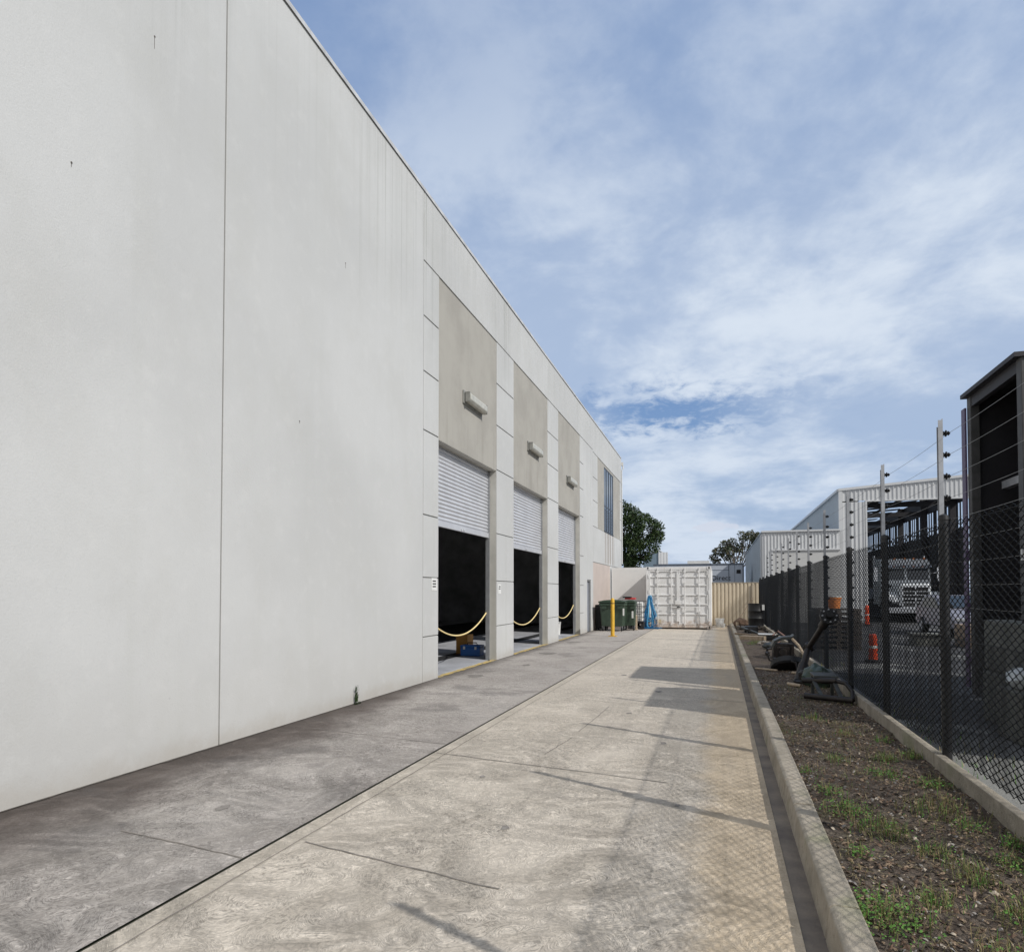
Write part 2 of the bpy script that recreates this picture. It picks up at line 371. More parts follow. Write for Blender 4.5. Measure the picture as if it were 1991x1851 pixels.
def m_cont():
    t=NT('container_white')
    c=t.mix(t.ramp(t.noise(1.5,4,.6),.4,.75),(.71,.71,.71),(.62,.615,.60))
    lo=t.mth('ADD',t.z,t.mth('MULTIPLY',t.mth('SUBTRACT',t.noise(6,5,.7),.5),1.3))
    c=t.mix(t.mth('MULTIPLY',t.ramp(lo,.42,.05),.65),c,(.33,.22,.14))
    c=t.mix(t.mth('MULTIPLY',t.ramp(t.noise(1,5,.7,stretch=(14,14,1.2)),.60,.72),.5),c,(.36,.25,.17))
    c=t.mix(t.mth('MULTIPLY',t.ramp(t.noise(11,4,.6,loc=(3,3,3)),.68,.74),.8),c,(.20,.10,.05))
    t.bump(t.noise(5,3,.5),.2,.01); return t.done(c,.55,.4)
M_cont=m_cont()
M_rust=mat('rust_edge',(.22,.10,.05),.8,var=.4,vscale=9)
M_tan=mat('tan_steel',(.56,.48,.36),.55,var=.07,vscale=2)
M_green=mat('bin_green',(.040,.066,.044),.45,var=.25,vscale=6)
M_greenl=mat('bin_lid_green',(.03,.055,.035),.5)
M_red=mat('red_plastic',(.55,.03,.03),.4)
M_blue=mat('blue_hose',(.015,.15,.36),.4,var=.4,vscale=7,)
M_bluel=mat('pale_blue_hose',(.12,.42,.65),.4)
M_bluep=mat('blue_plastic',(.03,.13,.40),.4)
M_orange=mat('orange_plastic',(.70,.07,.015),.4)
M_orang2=mat('faded_orange',(.75,.25,.06),.5)
M_wood=mat('weathered_timber',(.36,.27,.19),.85,col2=(.20,.15,.11),vscale=4,stretch=(1,8,8),bump=.3)
M_woodl=mat('pale_timber',(.55,.45,.33),.85,col2=(.38,.29,.20),vscale=5,stretch=(1,8,8))
M_oldwood=mat('old_timber',(.12,.10,.085),.9,col2=(.07,.06,.05),vscale=5)
M_steel=mat('rusty_steel',(.014,.013,.013),.5,.2,col2=(.03,.022,.018),vscale=9,bump=.3)
M_steelg=mat('dull_steel',(.10,.105,.10),.5,.5,var=.5,vscale=9)
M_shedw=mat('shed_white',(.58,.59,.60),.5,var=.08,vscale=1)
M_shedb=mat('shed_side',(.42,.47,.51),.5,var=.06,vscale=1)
M_truck=mat('truck_silver',(.68,.71,.73),.35,.1)
M_chrome=mat('chrome',(.7,.7,.72),.15,1)
M_tyre=mat('tyre',(.02,.02,.02),.85,var=.3,vscale=12)
M_block=mat('block_concrete',(.15,.15,.135),.9,col2=(.085,.09,.078),vscale=3,bump=.4)
M_trailer=mat('trailer_grey',(.50,.54,.60),.5,var=.1,vscale=1)
M_bark=mat('bark',(.16,.13,.10),.9,var=.5,vscale=5,bump=.6)
M_barkp=mat('pale_bark',(.30,.26,.22),.9,var=.3,vscale=4)
def leafm(name,c1,c2):
    return mat(name,c1,.6,col2=c2,vscale=1.3,vcon=(.3,.7),detail=3,spec=.3)
M_leaf=[leafm('leaf_dark',(.020,.040,.014),(.035,.062,.02)),leafm('leaf_mid',(.032,.062,.018),(.055,.085,.025)),leafm('leaf_light',(.06,.10,.025),(.085,.11,.035))]
M_euc=[leafm('gum_leaf',(.055,.075,.04),(.09,.10,.06)),leafm('gum_leaf_pale',(.10,.11,.075),(.14,.13,.09)),leafm('gum_leaf_brown',(.13,.10,.07),(.10,.09,.05))]
M_weed=[leafm('weed_green',(.085,.21,.035),(.13,.27,.05)),leafm('weed_olive',(.15,.17,.05),(.20,.19,.08)),leafm('weed_dry',(.33,.26,.13),(.24,.19,.10))]
M_litter=[mat('litter_brown',(.14,.09,.06),.9),mat('litter_tan',(.30,.22,.15),.9),mat('litter_pale',(.44,.38,.30),.85),mat('litter_dark',(.05,.04,.03),.9),mat('litter_grey',(.27,.25,.23),.9)]

# ------------------------------------------------------------ ground
m=MB(); m.add([(-600,-300,-.03),(600,-300,-.03),(600,1500,-.03),(-600,1500,-.03)],[(0,1,2,3)]); struct(m.build('ground',M_ground))
# yard beyond the fence
m=MB(); m.add([(1.66,-15,0),(40,-15,0),(40,90,0),(1.66,90,0)],[(0,1,2,3)]); struct(m.build('yard',M_yard))
m=MB(); m.add([(-14,32.02,0),(1.66,32.02,0),(1.66,90,0),(-14,90,0)],[(0,1,2,3)]); struct(m.build('rear_yard',M_yard))
# driveway with joints
def strip(m,a,b,w,z,wob=.006,n=14,w2=None):
    a=Vector((*a,z));b=Vector((*b,z)); d=(b-a); nn=Vector((-d.y,d.x,0)).normalized(); vs=[];fs=[]
    for i in range(n+1):
        p=a+d*(i/n)+nn*random.uniform(-wob,wob); ww=(w if w2 is None else w+(w2-w)*i/n)*random.uniform(.7,1.25)/2
        vs+=[p-nn*ww,p+nn*ww]
    for i in range(n): fs.append((2*i,2*i+2,2*i+3,2*i+1))
    m.add(vs,fs)
m=MB(); m.add([(-2.625,-12,0),(.345,-12,0),(.345,32,0),(-2.625,32,0)],[(0,1,2,3)])
m.mi=1
for a,b,ww,w2 in (((-2.6,5.95),(-.4,5.57),.016,.012),((-2.45,3.6),(-1.1,3.33),.014,.012),((-1.59,6.2),(-1.5,7.0),.012,.012),((-1.49,7.3),(-1.42,9.0),.012,.01),
    ((-1.3,10.4),(.31,9.9),.012,.015),((-2.6,13.6),(.31,13.0),.014,.014),((-2.6,18),(.31,17.6),.018,.018),((-2.6,22.6),(.31,22.2),.02,.02)):
    strip(m,a,b,ww,.004,w2=w2)
for a,b in (((-2.5,-2),(-2.5,9.5)),((-2.5,9.7),(-2.5,24))): strip(m,a,b,.009,.004,wob=.004,n=80)
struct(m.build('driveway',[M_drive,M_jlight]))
m=MB(); m.add([(-4.83,-12,0),(-2.65,-12,0),(-2.65,31.1,0),(-4.83,31.1,0)],[(0,1,2,3)])
m.mi=1
for a,b,ww in (((-3.7,3.42),(-2.65,3.28),.012),((-4.4,6.6),(-2.65,6.3),.01),((-4.8,10.2),(-2.65,10.0),.01),((-4.8,15.3),(-2.65,15.1),.012),((-4.8,20.5),(-2.65,20.4),.014)): strip(m,a,b,ww,.004)
m.mi=3
for a,b in (((-4.822,-6),(-4.822,11.05)),((-4.822,14.42),(-4.822,15.7)),((-4.822,19.17),(-4.822,20.5)),((-4.822,23.95),(-4.822,31))): strip(m,a,b,.05,.006,wob=.012,n=int((b[1]-a[1])*9))
m.mi=2
for a,b in (((-4.83,11.09),(-4.83,14.4)),((-4.83,15.72),(-4.83,19.14)),((-4.83,20.54),(-4.83,23.93))):
    strip(m,(a[0]-.035,a[1]+.01),(b[0]-.035,b[1]-.01),.14,.014,wob=.002,n=30)
struct(m.build('apron',[M_apron,M_jlight,M_yelw,M_joint]))
m=MB(); m.add([(-2.65,-12,-.012),(-2.625,-12,-.012),(-2.625,31.1,-.012),(-2.65,31.1,-.012)],[(0,1,2,3)]); struct(m.build('expansion_joint',M_joint))
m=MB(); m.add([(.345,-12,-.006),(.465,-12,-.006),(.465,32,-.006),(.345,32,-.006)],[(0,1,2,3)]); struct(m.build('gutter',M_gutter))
rnd=random.Random(77)
m=MB()
for x,y,r in ((-1.35,4.2,.03),(-.55,7.0,.035),(-1.9,5.3,.022),(-.3,5.0,.02),(-1.1,8.6,.04),(-3.4,4.0,.04),(-3.0,5.2,.02),(-.9,10.6,.06),(-1.7,12.5,.05),(-3.9,13.6,.10),(-4.1,16.4,.22),(-4.3,20.2,.22),(-4.3,11.6,.16)):
    n=12; m.add([(x+r*math.cos(a)*rnd.uniform(.6,1.3),y+r*1.5*math.sin(a)*rnd.uniform(.6,1.3),.003) for a in [k*2*math.pi/n for k in range(n)]],[tuple(range(n))])
struct(m.build('oil_stain',mat('oil_stain',(.16,.145,.13),.85,col2=(.26,.24,.215),vscale=14)),'stuff')
# kerb
m=MB(); y=-12.0
ks=[]
while y<31.5:
    l=random.choice((.9,1.2,1.2,1.5,.6)); y1=min(y+l,31.6)
    dx=random.uniform(-.004,.004); dz=random.uniform(-.004,.004)
    m.prism([(.440+dx,-.02),(.592+dx,-.02),(.584+dx,.150+dz),(.478+dx,.152+dz),(.458+dx,.138+dz)],lambda u,v,w:(u,w,v),y+.007,y1-.007); y=y1
struct(m.build('kerb',M_kerb,bevel=.006))
# garden soil
m=MB(); vs=[];fs=[]; xs=[.586+i*.0488 for i in range(24)]; ys=[]; y=-12.0
while y<31.98: ys.append(y); y+= .05 if -0.5<y<11 else .14
def soilz(x,y): return .095+.028*noise.noise((x*2.1,y*2.1,0))+.014*noise.noise((x*8,y*8,3))+.008*noise.noise((x*23,y*23,5))
for yy in ys:
    for x in xs: vs.append((x,yy,soilz(x,yy)))
for j in range(len(ys)-1):
    for i in range(23): a=j*24+i; fs.append((a,a+1,a+25,a+24))
m.add(vs,fs); struct(m.build('garden_bed',M_soil,smooth=True))
# litter
m=MB(); rnd=random.Random(3)
for k in range(15000):
    y=1.8+ (rnd.random()**1.7)*12; x=rnd.uniform(.60,1.66)
    if rnd.random()<.35 and noise.noise((x*1.5,y*1.5,7))<0: continue
    s=rnd.uniform(.004,.016)*(1.5 if rnd.random()<.08 else 1); a=rnd.uniform(0,6.28); tz=rnd.uniform(-.6,.6); el_=rnd.uniform(.35,1.0)
    z=soilz(x,y)+.006; u=Vector((math.cos(a)*s,math.sin(a)*s,tz*s)); v=Vector((-math.sin(a)*s*el_,math.cos(a)*s*el_,rnd.uniform(-.5,.5)*s)); p=Vector((x,y,z)); h=Vector((0,0,s*.5))
    m.mi=rnd.choices(range(5),(5,2.6,.8,4,1.0))[0]
    m.add([p-u,p-v,p+u,p+v,p+h],[(0,1,4),(1,2,4),(2,3,4),(3,0,4)])
struct(m.build('leaf_litter',M_litter),'stuff')
# weeds
m=MB(); rnd=random.Random(11)
def blade(p,h,w,a,bend,mi):
    m.mi=mi; d=Vector((math.cos(a),math.sin(a),0)); s=Vector((-d.y,d.x,0))*w
    p=Vector(p); q=p+d*bend*.35+Vector((0,0,h*.6)); t=p+d*bend+Vector((0,0,h))
    m.add([p-s,p+s,q+s*.7,q-s*.7,t],[(0,1,2,3),(3,2,4)])
def leaf(p,r,mi):
    m.mi=mi; n=Vector((rnd.uniform(-.7,.7),rnd.uniform(-.7,.7),1)).normalized(); u=n.orthogonal().normalized(); v=n.cross(u); p=Vector(p)
    m.add([p+(u*math.cos(a)+v*math.sin(a)*.75)*r for a in (0,1.05,2.1,3.14,4.19,5.24)],[(0,1,2,3,4,5)])
clumps=[(.70,3.35,.20,260,0),(.86,2.75,.22,260,0),(.80,4.9,.17,170,0),(.92,4.55,.18,120,1),(.74,5.3,.12,80,0),(1.50,4.15,.15,130,0),(1.45,4.75,.10,50,0),(1.30,3.5,.16,110,1),(1.2,3.9,.13,60,1),(1.50,5.7,.15,90,0),(1.25,6.0,.16,90,0),(1.36,6.5,.14,70,1),(1.42,3.45,.2,120,0),(1.12,4.2,.12,50,1),(1.5,7.3,.1,40,0),(1.0,8.3,.12,40,1),(.95,6.3,.12,40,1),(1.2,7.5,.12,40,2),(.85,19.8,.20,120,0),(1.0,20.3,.22,120,1),(1.35,2.9,.2,160,1),(1.55,3.1,.15,120,0),(1.1,3.1,.15,90,2),(1.45,5.2,.15,60,2),(.66,5.9,.07,30,0),(1.58,6.6,.1,50,1),(1.3,5.05,.2,60,1),(1.6,4.5,.08,60,0),(.95,3.6,.1,50,1),(.72,4.1,.08,40,0)]
for cx,cy,r,n_,kind in clumps:
    for k in range(int(n_*2.6)):
        a=rnd.uniform(0,6.28); q=r*math.sqrt(rnd.random())*rnd.uniform(.5,1.15); x=max(.60,min(1.66,cx+q*math.cos(a))); y=cy+q*1.3*math.sin(a); z=soilz(x,y)
        if kind==0 or rnd.random()<.35: leaf((x,y,z+rnd.uniform(.006,.05)),rnd.uniform(.0035,.009),0 if rnd.random()<.7 else 1)
        else: blade((x,y,z),rnd.uniform(.02,.09),.0018,rnd.uniform(0,6.28),rnd.uniform(.01,.06),rnd.choice((0,1,1,2)) if kind==1 else 2)
    for k in range(int(n_*.5)):
        a=rnd.uniform(0,6.28); x=max(.6,cx+r*math.cos(a)*rnd.random()); y=cy+r*math.sin(a)*rnd.random(); blade((x,y,soilz(x,y)),rnd.uniform(.03,.11),.002,rnd.uniform(0,6.28),rnd.uniform(.01,.07),rnd.choice((0,1,2)))
for k in range(4500):
    x=rnd.uniform(.62,1.66); y=2+rnd.random()*9
    if noise.noise((x*2.2,y*1.6,1))<.02: continue
    blade((x,y,soilz(x,y)),rnd.uniform(.015,.06),.0016,rnd.uniform(0,6.28),rnd.uniform(.01,.05),rnd.choice((0,1,1,2,2)))
# dry stalks lying flat
for k in range(3800):
    x=rnd.uniform(.61,1.64); y=1.9+rnd.random()**1.4*10
    if noise.noise((x*1.8,y*1.2,9))<-.12: continue
    a=rnd.uniform(0,6.28); l=rnd.uniform(.02,.07); d=Vector((math.cos(a),math.sin(a),0)); sdv=Vector((-d.y,d.x,0))*.0014; p=Vector((x,y,soilz(x,y)+.008)); q=p+d*l; q.x=min(1.66,max(.6,q.x)); q.z=soilz(q.x,q.y)+rnd.uniform(.006,.016)
    m.mi=2 if rnd.random()<.85 else 1; m.add([p-sdv,p+sdv,q+sdv,q-sdv],[(0,1,2,3)])
# weeds beyond the fence foot
for k in range(1400):
    x=1.8+rnd.random()**2*.7; y=rnd.uniform(3,20)
    if noise.noise((x*1.2,y*.8,4))<0: continue
    blade((x,y,0),rnd.uniform(.03,.12),.003,rnd.uniform(0,6.28),rnd.uniform(.01,.06),rnd.choice((0,1,1,2)))
struct(m.build('weeds',M_weed),'stuff')

# ------------------------------------------------------------ warehouse
XW=-4.82
WH=thing('warehouse',(XW,12,0),'long white precast concrete warehouse wall with three roller doors and an office window','building')
Y0,Y1,TOP=-12,34.8,8.44
TOP=8.49
D=[(11.09,14.40,2.77),(15.71,19.15,2.66),(20.52,23.94,2.55)]   # door openings and curtain bottoms
DH=4.30; XB=XW-.02; XI=XW-.19
ops=[(a,b,0,DH) for a,b,_ in D]+[(25.31,26.10,0,2.02),(29.4,32.1,4.2,7.10)]
ed=sorted({Y0,Y1}|{o[0] for o in ops}|{o[1] for o in ops})
m=MB()
for a,b in zip(ed[:-1],ed[1:]):
    o=[q for q in ops if q[0]<=a+1e-6 and q[1]>=b-1e-6]
    zs=[(0,TOP)] if not o else [(0,o[0][2]),(o[0][3],TOP)]
    for z0,z1 in zs:
        if z1>z0: m.box(XI,XB,a,b,z0,z1)
m.build('wall',M_back,WH)
# proud faces of the precast panels, with real recessed joints
m=MB(); G=.010; V=.007
def panel(y0,y1,z0,z1,gl=V,gr=V,gb=G,gt=G): m.box(XB,XW,y0+gl,y1-gr,z0+gb,z1-gt)
rows=[0,.77,1.79,2.87,4.33,5.35,6.31,7.27]
for a,b in ((Y0,-4.1),(-4.1,.75),(.75,5.6),(5.6,10.44)): panel(a,b,0,TOP,gl=.010,gr=.010,gb=0,gt=0)
def stack(a,b,gl=V,gr=0,r=rows):
    for z0,z1 in zip(r[:-1],r[1:]): panel(a,b,z0,z1,gl,gr,gb=0 if z0==0 else G,gt=G)
stack(10.44,11.09)
stack(14.40,15.10,0,V,rows[:4]); stack(15.10,15.71,V,0,rows[:4]); stack(14.40,15.71,0,0,rows[3:])
stack(19.15,19.67,0,V); stack(19.67,20.52,V,0)
stack(23.94,24.6,0,0)
for a,b in ((10.44,15.10),(15.10,19.67),(19.67,23.4),(23.4,26.6)): panel(a,b,7.27,TOP,gt=0,gb=G)
m.box(XB,XW,24.6,25.31,0,7.26); m.box(XB,XW,25.31,26.10,2.02,7.26); m.box(XB,XW,26.10,26.593,0,7.26)
panel(26.6,34.8,7.2,TOP,gr=0,gt=0)
er=[4.2,5.25,6.2,7.2]
stack(26.6,27.7,V,0,er); stack(34.3,34.8,0,0,er)
panel(26.6,34.8,2.75,4.2,gr=0); m.box(XB,XW,30.95,34.8,0,2.74); 
m.build('wall_panels',M_wall,WH,bevel=.004,bs=1)
for a,b,z0,z1 in [(a,b,DH,7.26) for a,b,_ in D]+[(27.7,29.4,4.21,7.19),(32.1,34.3,4.21,7.19),(29.4,32.1,7.10,7.19)]:
    m=MB(); m.box(XB+.001,XB+.006,a,b,z0,z1); m.build('taupe_panel',M_taupe,WH)
m=MB(); m.box(XB,XW-.004,26.61,30.94,0,2.735); m.build('pink_panel',M_pink,WH)
# painted reveals of the three doors
for a,b,_ in D:
    m=MB(); m.box(XI-.02,XB+.003,b-.004,b+.001,.0,DH); m.box(XI-.02,XB+.003,a-.001,a+.004,0,DH); m.box(XI-.02,XB+.002,a+.004,b-.004,DH-.005,DH)
    m.build('door_reveal',M_jamb,WH)
# capping, in lengths with laps
m=MB(); yy=Y0; k=0
while yy<Y1:
    y1=min(yy+3.68,Y1+.03); o=.003*(k%2)
    m.box(XW-.24,XW+.018+o,yy,y1,TOP,TOP+.035+o); m.box(XW+.012+o,XW+.018+o,yy,y1,TOP-.022,TOP); k+=1; yy=y1
m.build('parapet_capping',M_cap,WH)
# other outer walls and roof
m=MB(); m.box(-25,-24.8,Y0,Y1,0,TOP-.3); m.box(-24.8,XI,Y0,Y0+.2,0,TOP-.1); m.box(-24.8,XI-.001,Y1-.2,Y1,0,TOP-.1); m.box(-24.8,XI-.001,Y0+.2,Y1-.2,TOP-.6,TOP-.4)
m.build('rear_walls_and_roof',M_shedw,WH)
m=MB(); m.box(-24.7,XI-.002,Y0+.3,Y1-.3,-.1,.006); m.build('workshop_floor',M_floor,WH)
m=MB(); m.box(-14.2,-14.0,14,Y1-.3,.01,7.2); m.box(-20,XI-.6,9.6,9.8,.01,7.5); m.box(-14,XI-.5,32.0,32.15,.01,7.5)
m.build('inner_partitions',M_dark,WH)
m=MB(); m.box(-9.6,-6.9,14.3,14.36,.01,.03); 
# dark strips laid over the floor, parallel to the doors
m=MB(); m.box(-6.35,-5.95,9.9,31.9,.007,.011); m.box(-12,-8.2,9.9,31.9,.007,.011); m.build('dark_floor_strip',M_blackr,WH)
# roller doors
for i,(a,b,zb) in enumerate(D):
    x=XI+.01
    m=MB(); h=DH+.15-zb; m.sheet((x-.03,a-.02,zb+.11),(0,0,1),(0,1,0),(1,0,0),h-.11,b-a+.04,.078,.020,'sine')
    r=m.build('roller_door',M_roll,WH,smooth=False,solid=.002)
    m=MB(); m.box(x-.045,x+.005,a+.02,b-.02,zb,zb+.11); m.box(x+.005,x+.02,(a+b)/2-.12,(a+b)/2-.06,zb+.02,zb+.06); m.box(x+.005,x+.02,(a+b)/2+.02,(a+b)/2+.08,zb+.02,zb+.06); m.build('bottom_rail',M_roll,r,bevel=.004)
    for q in (a+.005,b-.05): m=MB(); m.box(x-.07,x+.02,q,q+.045,0.01,DH-.03); m.build('guide_rail',M_grey,r)
# personnel door
m=MB(); m.box(XI,XI+.10,25.36,26.05,.01,1.97); pdo=m.build('door',M_door,WH)
m=MB(); m.box(XI,XB,25.312,25.36,0,2.018); m.box(XI,XB,26.05,26.098,0,2.018); m.box(XI,XB,25.36,26.05,1.97,2.018); m.build('door_frame',M_grey,pdo)
m=MB(); m.tube([(XI+.10,25.42,1.02),(XI+.15,25.42,1.02),(XI+.15,25.53,1.02)],.01,6); m.build('handle',M_chrome,pdo,smooth=True)
# office window: narrow vertical lights
m=MB(); m.box(XB-.018,XB-.008,29.42,32.08,4.22,7.08); wn=m.build('window',M_glass,WH)
m=MB()
for y in (29.4,30.05,30.72,31.38,32.0): m.box(XB-.06,XB+.006,y,y+.10,4.2,7.1)
m.box(XB-.06,XB,29.46,32.04,7.04,7.1); m.box(XB-.06,XB+.03,29.46,32.04,4.2,4.25); m.box(XB-.007,XB+.002,29.46,32.04,5.35,5.42)
m.build('window_frame',M_frame,wn)
m=MB()
for k in range(14):
    for a,b in ((29.5,30.05),(30.15,30.72),(30.82,31.38),(31.48,32.0)):
        z=4.3+k*.072; m.bar((XB-.003,a,z),(XB-.003,b,z),.005,.03)
m.build('louvre',M_frame,wn)
# downpipe bracket at the far corner
m=MB(); m.tube([(XW+.06,34.86,8.15),(XW+.10,34.86,8.0),(XW+.02,34.86,7.85),(XW+.02,34.86,3.0)],.03,8); m.box(XW-.02,XW+.10,34.82,34.92,8.12,8.3); m.build('downpipe',M_white,WH,smooth=True)

# wall lights
def wall_light(y,z,ln,label):
    t=thing('wall_light',(XW,y,z),label,'light','bulkhead lights above the roller doors')
    xb=XB+.006
    m=MB(); m.box(xb,xb+.03,y-ln/2-.06,y+ln/2+.02,z-.13,z+.13); m.box(xb+.03,xb+.05,y-ln/2,y+ln/2,z-.10,z+.10); m.build('base_plate',M_lampd,t,bevel=.005)
    m=MB(); m.prism([(xb+.05,-.10),(xb+.12,-.10),(xb+.16,-.05),(xb+.16,.05),(xb+.12,.10),(xb+.05,.10)],lambda u,v,w:(u,w,z+v),y-ln/2,y+ln/2); m.build('diffuser',M_lamp,t,bevel=.012)
    for q in (y-ln/2-.03,y+ln/2): m=MB(); m.box(xb+.05,xb+.15,q,q+.03,z-.10,z+.10); m.build('end_cap',M_lampd,t,bevel=.006)
    return t
wall_light(12.85,5.42,1.0,'long cream bulkhead light above the nearest roller door')
wall_light(17.55,5.42,1.05,'cream bulkhead light on the taupe panel above the middle roller door')
wall_light(22.3,5.30,1.05,'cream bulkhead light above the farthest roller door')
# small signs
def sign(y0,y1,z0,z1,label,n):
    t=thing('sign',(XW,(y0+y1)/2,z0),label,'sign')
    m=MB(); m.box(XW+.001,XW+.006,y0,y1,z0,z1); m.build('panel',M_white,t)
    m=MB(); h=(z1-z0)
    for i in range(n):
        z=z1-h*(.25+.22*i); 
        yy=y0+.04
        while yy<y1-.05:
            l=random.uniform(.008,.02); m.box(XW+.006,XW+.008,yy,yy+l,z-.012,z+.012); yy+=l+.006
    m.build('lettering',M_black,t)
sign(10.79,11.02,1.57,1.79,'small white notice with black lines beside the nearest roller door',3)
sign(14.50,14.70,1.50,1.72,'small faded white notice on the pillar between the first two doors',2)
# chains across the doorways
for (a,b,_),lb in zip(D,('yellow chain sagging across the nearest open roller door','yellow chain sagging across the middle open roller door','yellow chain sagging across the farthest open roller door')):
    x=XI-.05; pts=[(x,a+.02+(b-a-.04)*i/32,1.08-.42*(1-(2*i/32-1)**2)) for i in range(33)]
    m=MB(); m.tube(pts,.015,8); m.tube([(XI-.05,a+.0,1.08),(XI-.05,a+.03,1.08)],.03,6); m.tube([(XI-.05,b-.03,1.08),(XI-.05,b,1.08)],.03,6)
    tag(recenter(m.build('barrier_chain',M_chain,smooth=True)),lb,'chain','chains hung across the open roller doors')
# blue toolbox and cardboard box inside door one
def toolbox():
    x0,x1,y0,y1=-5.95,-5.45,15.02,15.32
    t=thing('toolbox',((x0+x1)/2,(y0+y1)/2,.01),'blue plastic toolbox on the floor just inside the nearest roller door','toolbox')
    m=MB(); m.box(x0,x1,y0,y1,.012,.21); m.build('body',M_bluep,t,bevel=.02)
    m=MB(); m.box(x0-.01,x1+.01,y0-.01,y1+.01,.212,.27); m.build('lid',M_bluep,t,bevel=.02)
    m=MB(); m.tube([(x0+.12,(y0+y1)/2,.27),(x0+.14,(y0+y1)/2,.32),(x1-.14,(y0+y1)/2,.32),(x1-.12,(y0+y1)/2,.27)],.012,6); m.build('handle',M_blackr,t)
    for q in (x0+.08,x1-.13): m=MB(); m.box(q,q+.05,y0-.022,y0-.01,.17,.24); m.build('latch',M_white,t)
toolbox()
m=MB(); m.box(-6.25,-5.95,15.5,15.9,.012,.48); m.box(-6.25,-6.13,15.49,15.91,.482,.486); tag(recenter(m.build('box',mat('ochre_box',(.45,.22,.05),.8,var=.2))),'ochre cardboard box on the workshop floor behind the blue toolbox','box')
m=MB(); m.lathe((-5.6,23.5,.012),[(.13,0),(.16,.42),(.168,.43),(.168,.46),(.15,.46)],18); tag(recenter(m.build('bucket',M_white,smooth=True)),'white bucket just inside the farthest roller door','bucket')
# workshop contents: hoist, bench, sign
def hoist(y,lab):
    t=thing('vehicle_hoist',(-9,y,0),lab,'hoist')
    for yy in (y-1.4,y+1.4):
        m=MB(); m.box(-9.15,-8.85,yy-.14,yy+.14,.01,3.6); m.box(-9.3,-8.7,yy-.25,yy+.25,.01,.05); m.build('column',M_bluep,t)
        m=MB(); m.bar((-8.85,yy,.4),(-8.1,yy+(.6 if yy<y else -.6),.4),.10,.10); m.build('arm',M_grey,t)
    m=MB(); m.box(-9.1,-8.9,y-1.4,y+1.4,3.6,3.75); m.build('cross_beam',M_bluep,t)
hoist(17.8,'blue two-post vehicle hoist in the dim workshop behind the nearest door')
def txt(s,size,loc,rot,mt,name,parent=None,ext=.003,align='CENTER',sx=1):
    cu=bpy.data.curves.new(name,'FONT'); cu.body=s; cu.size=size; cu.extrude=ext; cu.align_x=align; cu.align_y='CENTER'
    tmp=bpy.data.objects.new('tmp',cu); C.objects.link(tmp); bpy.context.view_layer.update()
    me=bpy.data.meshes.new_from_object(tmp.evaluated_get(bpy.context.evaluated_depsgraph_get())); bpy.data.objects.remove(tmp)
    me.materials.clear(); me.materials.append(mt); me.transform(Matrix.Diagonal((sx,1,1,1)))
    o=bpy.data.objects.new(name,me); C.objects.link(o); org=Vector((0,0,0)); p=parent
    while p is not None: org+=p.location; p=p.parent
    o.location=Vector(loc)-org; o.rotation_euler=rot
    if parent is not None: o.parent=parent
    return o
bt=thing('wall_banner',(-13.9,33,4.0),'red and dark banner with pale lettering high on the workshop wall','banner')
# banner faces the doors
Ys,Xs=24.5,-13.99
sg=MB(); sg.box(Xs,Xs+.02,30.5,31.8,4.0,4.75); bt.location=(Xs,31.1,4.0)
sg.build('panel',M_dark,bt); sg=MB(); sg.box(Xs+.02,Xs+.025,30.52,30.85,4.05,4.7); sg.build('red_block',M_red,bt)
txt('K&N',.45,(Xs+.03,31.3,4.42),(R(90),0,R(90)),M_white,'lettering',bt)
def bench(x0,x1,y0,y1,lab):
    t=thing('workbench',((x0+x1)/2,(y0+y1)/2,.01),lab,'workbench')
    m=MB(); m.box(x0,x1,y0,y1,.86,.92); m.build('top',M_wood,t)
    for x in (x0+.05,x1-.11):
        for y in (y0+.05,y1-.11): mm=MB(); mm.box(x,x+.06,y,y+.06,.01,.86); mm.build('leg',M_steelg,t)
    m=MB(); m.box(x0+.12,x1-.12,y0+.1,y1-.1,.25,.28); m.build('shelf',M_wood,t)
bench(-13.6,-12.8,18,21,'timber workbench against the back wall of the dim workshop')
m=MB(); m.box(-13.9,-13.5,22.2,23.3,.01,2.3); m.box(-13.5,-13.48,22.24,22.74,.1,2.2); m.box(-13.5,-13.48,22.76,23.26,.1,2.2); tag(recenter(m.build('cabinet',M_trailer,bevel=.01)),'pale grey tall cabinet at the back of the dim workshop','cabinet')
# drip marks and small fixings on the big panels
for y,z,l in ((4.68,6.54,.16),(7.91,6.01,.10),(3.9,4.9,.05),(6.9,3.6,.04),(2.8,3.3,.05)):
    m=MB(); m.lathe((XW,y,z),[(.008,0),(.008,.004)],8,'X'); m.box(XW,XW+.0015,y-.002,y+.002,z-l*.7,z); m.build('fixing_mark',M_joint,WH)
# little weed at the wall foot
m=MB(); rnd=random.Random(5)
for k in range(46):
    z=rnd.uniform(.0,.26); blade((-4.80+rnd.uniform(0,.03),8.2+rnd.uniform(-.03,.03),z*.8),rnd.uniform(.03,.09),.006,rnd.uniform(-1.6,1.6),rnd.uniform(.0,.04),rnd.choice((0,0,1)))
for k in range(30): blade((-4.79+rnd.uniform(0,.05),8.2+rnd.uniform(-.08,.10),0),rnd.uniform(.02,.05),.005,rnd.uniform(-1.6,1.6),rnd.uniform(.01,.05),0)
wd=m.build('weed',[M_leaf[0],M_leaf[1],M_weed[2]]); tag(recenter(wd),'dark green weed growing up the foot of the white wall','weed')

